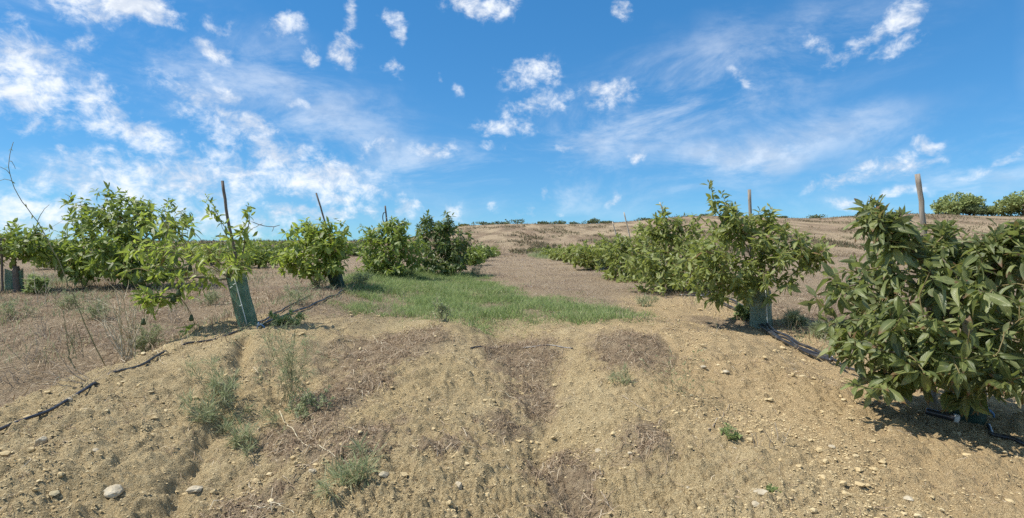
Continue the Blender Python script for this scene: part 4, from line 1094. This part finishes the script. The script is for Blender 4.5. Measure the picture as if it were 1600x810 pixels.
def clods():
    rng = np.random.default_rng(202); iv, f = ico()
    def m(x, y): return (1 - .6 * m_thatch(x, y)) * np.clip(.4 + .9 * fbm(x * 1.3, y * 1.3, 191, 3), .06, 1) * bare(x, y) * (1 - .7 * sstep(-3.9, -4.6, x))
    f8 = np.array([(0, 2, 4), (2, 1, 4), (1, 3, 4), (3, 0, 4), (2, 0, 5), (1, 2, 5), (3, 1, 5), (0, 3, 5)]); o8 = np.array([(1, 0, 0), (-1, 0, 0), (0, 1, 0), (0, -1, 0), (0, 0, 1), (0, 0, -1.)])
    VV, FF, RR, base = [], [], [], 0
    for (cnt, lo, hi, tv, tf) in ((105000, .0036, .0085, o8, f8), (3600, .0085, .022, iv, f)):
        y = np.exp(rng.uniform(math.log(2.3), math.log(11.5), cnt)); x = y * rng.uniform(-1.0, 1.0, len(y)); k = rng.uniform(0, 1, len(x)) < m(x, y); x, y = x[k], y[k]; n = len(x)
        s = np.minimum(lo / rng.uniform(.1, 1, n) ** .6, hi) * (.75 + y * .06); kv = len(tv)
        V = tv[None] * rng.uniform(.6, 1.3, (n, kv, 1)); sc = np.stack([rng.uniform(.8, 1.5, n), rng.uniform(.8, 1.5, n), rng.uniform(.5, .95, n)], 1) * s[:, None]
        a = rng.uniform(0, 6.28, n); ca, sa = np.cos(a)[:, None], np.sin(a)[:, None]; V = V * sc[:, None]
        V = np.stack([V[..., 0] * ca - V[..., 1] * sa, V[..., 0] * sa + V[..., 1] * ca, V[..., 2]], -1) + np.stack([x, y, H(x, y, y * .0042) + s * .2], 1)[:, None]
        VV.append(V.reshape(-1, 3)); FF.append((tf[None] + (np.arange(n) * kv)[:, None, None]).reshape(-1, 3) + base); RR.append(np.repeat(rng.uniform(0, 1, n), kv)); base += n * kv
    V, F, rr = np.concatenate(VV), np.concatenate(FF), np.concatenate(RR)
    o = obj('soil_clods', mesh_np('soil_clods', V, F, M_CLOD, False, {'rnd': rr}))
    tag(o, 'crumbs and small clods of tan soil strewn over the bank', 'clods', None, 'stuff')


clods()


def stone(label, px, py, wpx, hr=.6, seed=0, sink=.35, flat=1.0):
    rng = np.random.default_rng(seed); x, y = G(px, py, lambda a, c: H(a, c, .03)); r = wpx / FPX * y * .5; v, f = ico()
    for _ in range(2):                               # subdivide
        mid = {}; nf = []; v = list(map(tuple, v))
        def mp(a, c):
            k = (min(a, c), max(a, c))
            if k not in mid: q = np.array(v[a]) + np.array(v[c]); v.append(tuple(q / np.linalg.norm(q))); mid[k] = len(v) - 1
            return mid[k]
        for a, c, e in f:
            p, q, t = mp(a, c), mp(c, e), mp(e, a); nf += [(a, p, t), (c, q, p), (e, t, q), (p, q, t)]
        v = np.array(v); f = np.array(nf)
    nn = 1 + .22 * noise2(v[:, 0] * 1.3 + seed, v[:, 1] * 1.3 + v[:, 2] * 1.7, seed) + .10 * noise2(v[:, 0] * 3 + seed, v[:, 1] * 3 + v[:, 2] * 2.3, seed + 3)
    v = v * nn[:, None]
    for _ in range(5):                               # flat facets
        d = unit(rng.normal(size=3)); h = rng.uniform(.62, .85); e = v @ d; v = v - np.maximum(e - h, 0)[:, None] * d * .85
    v = v * np.array([r, r * rng.uniform(.7, 1.0), r * hr])
    o = obj('stone', mesh_np('stone', v, f, M_STONE, False)); o.location = (x, y, hz(x, y) + r * hr * (1 - 2 * sink) * .5); o.rotation_euler = (rng.normal(0, .15), rng.normal(0, .15), rng.uniform(0, 6))
    return tag(o, label, 'stone', 'pale stones on the bank')


stone('flat pale stone low on the left slope of the bank', 178, 771, 32, .5, 1)
stone('rounded pale stone near the hose at the left edge', 63, 692, 20, .75, 2)
stone('upright pale stone in the middle of the bank with a dark shadow', 716, 763, 17, 1.1, 3)
stone('broad flat stone half sunk at the right of the bank', 1189, 772, 24, .4, 4)
stone('dull flat stone beside the deep rut', 305, 768, 24, .45, 5)
stone('small pale stone on the left bank above the flat one', 150, 705, 11, .6, 6)
stone('brown clod beside the hose on the left crest', 107, 628, 12, .8, 7)
stone('small flat stone under the broad one on the right', 1180, 790, 14, .5, 8)
stone('little stone on the right bank below the hoses', 1133, 583, 13, .5, 9)
stone('small stone high on the right bank among clods', 1098, 575, 12, .5, 10)
stone('round stone in the right rut', 935, 705, 12, .6, 11)
stone('small pale stone right of the rut', 985, 712, 10, .6, 12)
stone('grey stone in the lower middle litter', 600, 745, 15, .6, 13)
stone('stone by the green tuft in the lower middle', 488, 738, 14, .6, 14)
stone('small stone on the right bank under the wiry weed', 1075, 765, 11, .6, 15)
stone('tiny pale stone on the right slope', 1300, 700, 11, .5, 16)
stone('flat stone by the lower right edge', 1420, 780, 16, .4, 17)


# ------------------------------------------------------------------ weeds and single stems
def stem_mesh(B, p0, d, L, r, rng, gen=0, kids=3, curve=.25, droop=0.0, leaves=None):
    n = 7; p = np.array(p0, float); d = unit(np.array(d, float)); pts = [p.copy()]
    for i in range(n):
        d = unit(d + rng.normal(0, curve / n * 1.6, 3) + np.array([0, 0, -droop / n])); p = p + d * L / n; pts.append(p.copy())
    V, F = tube(pts, np.linspace(r, r * .45, n + 1), 5 if gen == 0 else 3, False); B.add(V, F)
    if leaves is not None: leaves.extend([(q, unit(d + rng.normal(0, .7, 3))) for q in pts[2:]])
    if gen < 2 and kids:
        for _ in range(kids):
            i = rng.integers(2, n); dd = unit(pts[i] - pts[i - 1]); stem_mesh(B, pts[i], unit(dd + rng.normal(0, .55, 3)), L * rng.uniform(.25, .5), r * .6, rng, gen + 1, max(0, kids - 2), curve, droop, leaves)


def wiry_plant(label, px, py, n, L, spread, r, mat, seed, cat='weed', name='dry_weed', kids=3, leafmat=None, lean=(0, 0), leafL=.03, group=None, up=1.0, per_leaf=1.0, leaf_w=.18, foot=.045):
    """upright stems from one crown, each stem a part; fine leaves together"""
    rng = np.random.default_rng(seed); x, y = G(px, py); z = hz(x, y); root = empty(name, (x, y, z)); tag(root, label, cat, group); lv = []
    for k in range(n):
        B = Bag(); a = rng.uniform(0, 6.28); s = rng.uniform(0, spread)
        fx, fy = rng.normal(0, foot), rng.normal(0, foot); stem_mesh(B, (fx, fy, hz(x + fx, y + fy) - z - .02), (math.cos(a) * s + lean[0], math.sin(a) * s + lean[1], up), L * rng.uniform(.55, 1.05), r * rng.uniform(.7, 1.1), rng, 0, kids, .35, .1, lv if leafmat else None)
        obj('stem', B.mesh('stem', mat), root)
    if leafmat and lv:
        k = int(len(lv) * per_leaf); idx = rng.integers(0, len(lv), k); P = np.array([lv[i][0] for i in idx]); X = unit(np.array([lv[i][1] for i in idx]) + rng.normal(0, .3, (k, 3))); up_ = rng.normal(0, .5, (k, 3)) + np.array([0, 0, 1.]); Nn = unit(up_ - X * (up_ * X).sum(1, keepdims=True))
        tv, tf, tu = leaf_template((.45,), leaf_w, .2, .1, 0, 0)
        tag(obj('fine_leaves', leaf_mesh('fine_leaves', P, X, Nn, leafL * rng.uniform(.6, 1.3, k), rng.beta(2, 2, k), [(tv, tf, tu)], leafmat, (0, 0, 0)), root), kind='stuff')
    return root


wiry_plant('clump of tall pale dry stems behind the hose on the left', 200, 568, 15, .9, .45, .0085, M_STALK, 1, kids=3)
wiry_plant('low grey-green bush behind the dry stems', 232, 552, 16, .36, .8, .003, M_WEEDSTALK, 2, kids=4, leafmat=M_SAGE, leafL=.05, per_leaf=1.6, name='weed', leaf_w=.06)
wiry_plant('feathery tall green weed on the bank below the leaning guard', 447, 632, 16, .7, .3, .0028, M_WEEDSTALK, 3, kids=4, foot=.06, leafmat=M_SAGE, leafL=.06, per_leaf=1.1, name='weed', leaf_w=.035)
wiry_plant('dark tangled low weed at the foot of the feathery one', 470, 655, 12, .24, 1.2, .0025, M_DEAD, 4, kids=4, leafmat=M_SAGE, leafL=.03, per_leaf=1, name='weed')
wiry_plant('grey-green tuft beside the deep rut', 328, 660, 12, .16, 1.5, .0016, M_WEEDSTALK, 5, kids=4, leafmat=M_SAGE, leafL=.09, per_leaf=1.0, name='weed', leaf_w=.025, foot=.10)
wiry_plant('upper grey-green tuft by the rut', 352, 620, 12, .22, .9, .002, M_WEEDSTALK, 6, kids=3, leafmat=M_SAGE, leafL=.10, per_leaf=1.3, name='weed', leaf_w=.025, foot=.10)
wiry_plant('small green tuft right of the deep rut', 397, 693, 12, .13, 1.0, .0018, M_WEEDSTALK, 7, kids=3, leafmat=M_SAGE, leafL=.07, per_leaf=1.2, name='weed', leaf_w=.035, foot=.10)
wiry_plant('dull green tuft in the lower middle litter', 562, 748, 14, .12, 1.6, .0018, M_WEEDSTALK, 8, kids=3, leafmat=M_SAGE, leafL=.10, per_leaf=1.2, name='weed', leaf_w=.025, foot=.10)
wiry_plant('wiry thin weed with arching stems on the right bank', 1068, 625, 8, .42, .9, .002, M_WEEDSTALK, 9, kids=3, leafmat=M_SAGE, leafL=.025, per_leaf=.6, name='weed', lean=(-.3, 0))
wiry_plant('faint green tuft right of the thatch on the bank', 970, 600, 12, .14, 1.2, .0018, M_WEEDSTALK, 10, kids=3, leafmat=M_SAGE, leafL=.06, per_leaf=.8, name='weed', leaf_w=.03)
wiry_plant('leafy dark green weed in front of the pale guard', 1163, 502, 10, .22, .7, .003, M_WEEDSTALK, 11, kids=3, leafmat=M_GRASS, leafL=.075, per_leaf=2, name='weed', leaf_w=.25)
wiry_plant('green creeping weed at the foot of the leaning guard', 440, 508, 14, .2, 1.4, .0025, M_WEEDSTALK, 12, kids=3, leafmat=M_GRASS, leafL=.05, per_leaf=2.2, name='weed', up=.5)
wiry_plant('small sprig of green low on the right bank', 1140, 688, 6, .09, .9, .0016, M_WEEDSTALK, 13, kids=2, leafmat=M_GRASS, leafL=.03, per_leaf=2, name='weed', foot=.012)
wiry_plant('tiny bright sprout at the bottom right of the bank', 1206, 779, 5, .06, .8, .0015, M_WEEDSTALK, 14, kids=2, leafmat=M_GRASS, leafL=.025, per_leaf=2, name='weed', foot=.01)
wiry_plant('dead brown stub of a weed on the right bank', 1197, 700, 7, .16, .7, .003, M_DEAD, 15, kids=2)
wiry_plant('grey-green shrubby weed right of the pale guard', 1245, 512, 18, .2, 1.2, .0025, M_WEEDSTALK, 16, kids=4, leafmat=M_SAGE, leafL=.10, per_leaf=1.6, name='weed', leaf_w=.03)
wiry_plant('second grey-green weed behind the hoses right of the pale guard', 1282, 526, 14, .17, 1.2, .0025, M_WEEDSTALK, 17, kids=4, leafmat=M_SAGE, leafL=.10, per_leaf=1.6, name='weed', leaf_w=.03)
wiry_plant('pale dead tuft by the hoses before the big tree', 1300, 540, 12, .16, 1.0, .0025, M_STALK, 18, kids=3)
wiry_plant('dark upright weed at the near edge of the green grass', 690, 505, 10, .28, .5, .003, M_DEAD, 19, kids=3, leafmat=M_SAGE, leafL=.04, per_leaf=1.2, name='weed')
wiry_plant('green bushy weed under the tree by the left edge', 60, 462, 20, .42, 1.0, .004, M_WEEDSTALK, 20, kids=4, leafmat=M_GRASS, leafL=.08, per_leaf=2.2, name='weed')
wiry_plant('pale spindly weed in the field near the left edge', 62, 480, 3, .75, .2, .006, M_STALK, 21, kids=4)
wiry_plant('dead stem clump left of the tall dry stems', 118, 560, 5, .5, .5, .004, M_WEEDSTALK, 22, kids=3)
wiry_plant('sprawling dead twigs behind the hose at the left', 140, 600, 12, .4, 1.6, .0035, M_DEAD, 23, kids=3, up=.35)


for i_, (px_, py_, n_, L_, sp_, mt_, lm_, lab_) in enumerate([
        (22, 500, 14, .34, .9, M_DEAD, M_SAGE, 'greyish dry weed mat at the left edge below the guard'), (70, 524, 12, .3, 1.0, M_DEAD, None, 'brown dead bush in the left field'), (150, 500, 14, .36, .8, M_WEEDSTALK, M_SAGE, 'grey-green weed under the tall dark-skirted tree'),
        (110, 484, 14, .3, 1.1, M_WEEDSTALK, M_SAGE, 'low spreading weed in the left field behind the leaning stem'), (268, 505, 10, .3, .8, M_DEAD, None, 'dead twiggy weed below the hanging fruit'), (330, 478, 12, .28, 1.0, M_WEEDSTALK, M_SAGE, 'grey weed left of the leaning guard'),
        (462, 478, 12, .34, .8, M_STALK, M_SAGE, 'pale weed between the leaning guard and the round tree'), (48, 566, 12, .3, 1.3, M_DEAD, None, 'tangle of dead stems at the left edge'), (20, 600, 10, .26, 1.4, M_DEAD, None, 'sprawling dead stems above the hose at the left edge'),
        (128, 452, 14, .42, .9, M_WEEDSTALK, M_GRASS, 'green weed at the skirt of the tall tree'), (500, 452, 12, .3, .9, M_WEEDSTALK, M_SAGE, 'weed in front of the round light green tree'), (560, 448, 12, .3, .9, M_WEEDSTALK, M_SAGE, 'weed between the dark guard and the grass patch'),
        (640, 436, 12, .36, .9, M_WEEDSTALK, M_GRASS, 'green weed under the yellow-green tree'), (745, 432, 10, .32, .9, M_WEEDSTALK, M_SAGE, 'weed right of the dense dark tree'), (1010, 478, 10, .2, 1.2, M_STALK, M_SAGE, 'pale low weed before the dark bush of the right row'), (1105, 520, 10, .16, 1.3, M_DEAD, None, 'dead litter clump on top of the right bank')]):
    wiry_plant(lab_, px_, py_, n_, L_, sp_, .0035, mt_, 400 + i_, kids=3, leafmat=lm_, leafL=.09, per_leaf=1.1, name='weed' if lm_ else 'dry_weed', leaf_w=.045)


def long_stem(label, pts, r, mat, seed, side=(), name='dead_stem', cat='stem', leaves=0, leafmat=None, ground=False):
    """one long bent stem through given points, with side shoots at fractions along it"""
    rng = np.random.default_rng(seed); P = np.array([np.array(p, float) for p in pts])
    t = np.linspace(0, 1, 30); k = np.linspace(0, 1, len(P)); Q = np.stack([np.interp(t, k, P[:, c]) for c in range(3)], 1)
    for _ in range(3): Q[1:-1] = (Q[:-2] + 2 * Q[1:-1] + Q[2:]) / 4
    Q[1:-1] += rng.normal(0, r * .5, (28, 3))
    if ground: Q[:, 2] = H(Q[:, 0], Q[:, 1], .05) + r + np.abs(np.sin(t * 9 + seed)) * .012
    root = empty(name, Q[0]); tag(root, label, cat); B = Bag(); V, F = tube(Q - Q[0], r * np.linspace(1, .4, 30), 6); main = obj('stem', B.add(V, F).mesh('stem', mat), root)
    for (f, to) in side:
        a = Q[int(f * 29)]; to = np.array(to, float); S = [a + (to - a) * u + np.array([0, 0, .03 * math.sin(3.14 * u)]) + rng.normal(0, r * .4, 3) * (0 < u < 1) for u in np.linspace(0, 1, 8)]
        V, F = tube(np.array(S) - Q[0], np.linspace(r * .55, r * .3, 8), 5); obj('side_shoot', Bag().add(V, F).mesh('side_shoot', mat), main)
    for _ in range(leaves):
        i = int(rng.integers(14, 29)); x = unit(rng.normal(0, 1, 3) + np.array([0, 0, .3])); nn = unit(np.cross(x, rng.normal(0, 1, 3)))
        tv, tf, tu = MIDT[0]; o = obj('leaf', leaf_mesh('leaf', np.array([Q[i] - Q[0]]), x[None], nn[None], np.array([.045]), np.array([.4]), [MIDT[0]], leafmat, (0, 0, 0)), main)
    return root


g0 = G(165, 578); zz = hz(*g0)
long_stem('tall thin weed stem leaning over the left field into the sky', [(g0[0], g0[1], zz), A3(138, 520, g0[1] * .98), A3(112, 455, g0[1] * .96), A3(88, 400, g0[1] * .95), A3(62, 350, g0[1] * .94), A3(28, 308, g0[1] * .93), A3(10, 262, g0[1] * .92), A3(21, 222, g0[1] * .92)], .0062, M_WEEDSTALK, 1,
          side=[(.86, A3(-6, 262, g0[1] * .92)), (.80, A3(-8, 286, g0[1] * .92)), (.62, A3(77, 320, g0[1] * .95)), (.52, A3(48, 372, g0[1] * .95)), (.9, A3(24, 264, g0[1] * .92))], leaves=7, leafmat=LEAF['olive'][0])
g1 = G(120, 585); z1 = hz(*g1)
long_stem('short dark stem slanting behind the hose at the left', [(g1[0], g1[1], z1), A3(108, 560, g1[1]), A3(104, 520, g1[1]), A3(98, 485, g1[1])], .007, M_WEEDSTALK, 2, side=[(.25, A3(88, 552, g1[1])), (.3, A3(120, 560, g1[1]))])


def ground_stem(label, pts, r, mat, seed):
    P = [(*G(a, c), 0) for a, c in pts]; return long_stem(label, P, r, mat, seed, ground=True)


ground_stem('long pale curved stem trailing down from the feathery weed', [(437, 642), (452, 672), (470, 694), (500, 708), (535, 728), (570, 742)], .0045, M_STALK, 3)
ground_stem('thin pale stem curling beside the trailing one', [(450, 655), (472, 665), (488, 690)], .003, M_STALK, 4)
ground_stem('pale bent twig on the crest near the dry stems', [(212, 540), (232, 545), (246, 560), (256, 568)], .0045, M_STALK, 5)
ground_stem('bleached forked twig at the bottom of the bank', [(378, 796), (410, 798), (440, 795), (460, 806)], .005, M_STALK, 6)
ground_stem('second bleached twig crossing the forked one', [(418, 808), (430, 798), (446, 790)], .004, M_STALK, 7)
ground_stem('dark curved twig on the right bank', [(1107, 672), (1122, 658), (1140, 636)], .005, M_DEAD, 8)
ground_stem('long pale straw beside the lane grass', [(582, 526), (596, 540), (606, 548)], .004, M_STALK, 9)
ground_stem('straw lying across the middle thatch', [(702, 550), (730, 566), (755, 580)], .0035, M_STALK, 10)
ground_stem('dark thin stem curving over the right bank', [(972, 622), (995, 640), (1020, 648), (1052, 632), (1062, 622)], .003, M_DEAD, 11)
ground_stem('pale straw in the centre thatch', [(775, 614), (800, 626), (818, 640)], .0035, M_STALK, 12)
ground_stem('dark twig by the lower right of the thatch', [(925, 760), (945, 785), (965, 808)], .004, M_DEAD, 13)
ground_stem('pale forked branch on the green grass', [(602, 452), (620, 450), (640, 455)], .008, M_STALK, 14)
ground_stem('pale tape-like stem across the right field', [(1215, 490), (1250, 510), (1300, 530)], .005, M_STALK, 15)

# ------------------------------------------------------------------ far trees and shrubs on the ridge
def ridge_point(px):
    ys = np.linspace(60, 170, 400); xs = (px - 800) / FPX * ys; v = (H0(xs, ys) - EYE) / ys; i = int(np.argmax(v)); return xs[i], ys[i]


def leafy_mass(lobes, n, size, rng, mat, off):
    P = []
    w = np.array([l[3] * l[4] for l in lobes]); w = w / w.sum()
    for l, k in zip(lobes, rng.multinomial(n, w)):
        v = unit(rng.normal(size=(k, 3))) * rng.uniform(.35, 1, (k, 1)) ** .5; P.append(np.array(l[:3]) + v * np.array([l[3], l[3], l[4]]))
    P = np.concatenate(P); k = len(P); X = unit(rng.normal(size=(k, 3)) + np.array([0, 0, .2])); u = rng.normal(size=(k, 3)) + np.array([0, 0, 1.2]); Nn = unit(u - X * (u * X).sum(1, keepdims=True))
    tv, tf, tu = leaf_template((.5,), .38, .2, .1, 0, 0)
    return leaf_mesh('crown', P, X, Nn, size * rng.uniform(.6, 1.4, k), np.clip(rng.beta(2, 2, k), 0, 1), [(tv, tf, tu)], mat, off)


def oak(label, px, wid, hgt, seed, mat=M_OAK, back=0.0):
    rng = np.random.default_rng(seed); x, y = ridge_point(px); x, y = x * (1 + back / y), y + back; z = float(H0(x, y)); root = empty('oak_tree', (x, y, z)); tag(root, label, 'oak tree', 'trees on the ridge')
    th = hgt * .34; V, F = tube([(0, 0, -.3), (.05, 0, th * .5), (-.05, 0, th), (.0, 0, hgt * .6)], [wid * .045, wid * .035, wid * .03, wid * .015], 8); obj('trunk', Bag().add(V, F).mesh('trunk', M_BARK), root)
    lobes = [(0, 0, hgt * .52, wid * .38, hgt * .46)]
    for k in range(9):
        a = k * .7 + rng.uniform(0, .5); lobes.append((math.cos(a) * wid * .30, math.sin(a) * wid * .30, hgt * (.36 + .2 * rng.uniform(-1, 1)), wid * rng.uniform(.17, .24), hgt * rng.uniform(.22, .32)))
    obj('crown', leafy_mass(lobes, 4200, wid * .05, rng, mat, (0, 0, 0)), root); return root


oak('broad round oak tree on the ridge right of the thick post', 1496, 8.6, 4.3, 1)
oak('small round oak tree on the ridge beside the broad one', 1543, 3.6, 2.0, 2, M_OAK, -1.5)
oak('pale oak tree on the ridge at the right edge', 1600, 8.5, 4.6, 3, M_OAK, -6)
oak('low dark oak tree in the lee of the broad oak', 1522, 4.2, 2.0, 4, M_SHRUB, -3)


def shrub(label, px, wid, hgt, seed):
    rng = np.random.default_rng(seed); x, y = ridge_point(px); y2 = y - rng.uniform(.5, 3); x = x * y2 / y; z = float(H0(x, y2)); root = empty('shrub', (x, y2, z)); tag(root, label, 'shrub', 'shrubs along the ridge')
    lobes = [(rng.normal(0, wid * .22), rng.normal(0, wid * .15), hgt * rng.uniform(.3, .55), wid * rng.uniform(.22, .36), hgt * rng.uniform(.3, .48)) for _ in range(5)]
    B = Bag()
    for l in lobes[:3]:
        V, F = tube([(0, 0, -.1), (l[0] * .5, l[1] * .5, l[2] * .5), l[:3]], [.05, .035, .015], 5, False); B.add(V, F)
    obj('stems', B.mesh('stems', M_BARK), root); obj('crown', leafy_mass(lobes, 300, .12 + wid * .04, rng, M_SHRUB, (0, 0, 0)), root); return root


SHR = [(728, 3, .7), (757, 5, 1.0), (783, 4, 1.0), (807, 4.2, 2.1), (848, 5, 1.1), (876, 5, 1.5), (897, 3, .9), (919, 3.5, 1.5), (929, 4.6, 2.2), (940, 3, .9), (952, 3, .8), (1004, 4, .8), (1105, 4, .9), (1182, 3, .8), (1225, 3.5, .8), (1281, 4.5, 1.3), (1345, 3, .8), (1392, 4, .9)]
for i_, (px_, w_, h_) in enumerate(SHR):
    lab_ = {807: 'round dark shrub standing alone on the ridge over the lane', 929: 'tallest dark shrub on the middle of the ridge', 1281: 'low rounded shrub on the bare right ridge'}.get(px_)
    if not lab_: lab_ = 'low dark shrub on the ridge line, number %s from the hill\'s left end' % ('first second third fourth fifth sixth seventh eighth ninth tenth eleventh twelfth thirteenth fourteenth fifteenth sixteenth seventeenth eighteenth nineteenth twentieth twenty-first twenty-second twenty-third twenty-fourth twenty-fifth twenty-sixth twenty-seventh'.split()[i_])
    lab_ = lab_.replace(', number ', ', ')
    shrub(lab_, px_, w_ * .7, h_ * .5, 300 + i_)
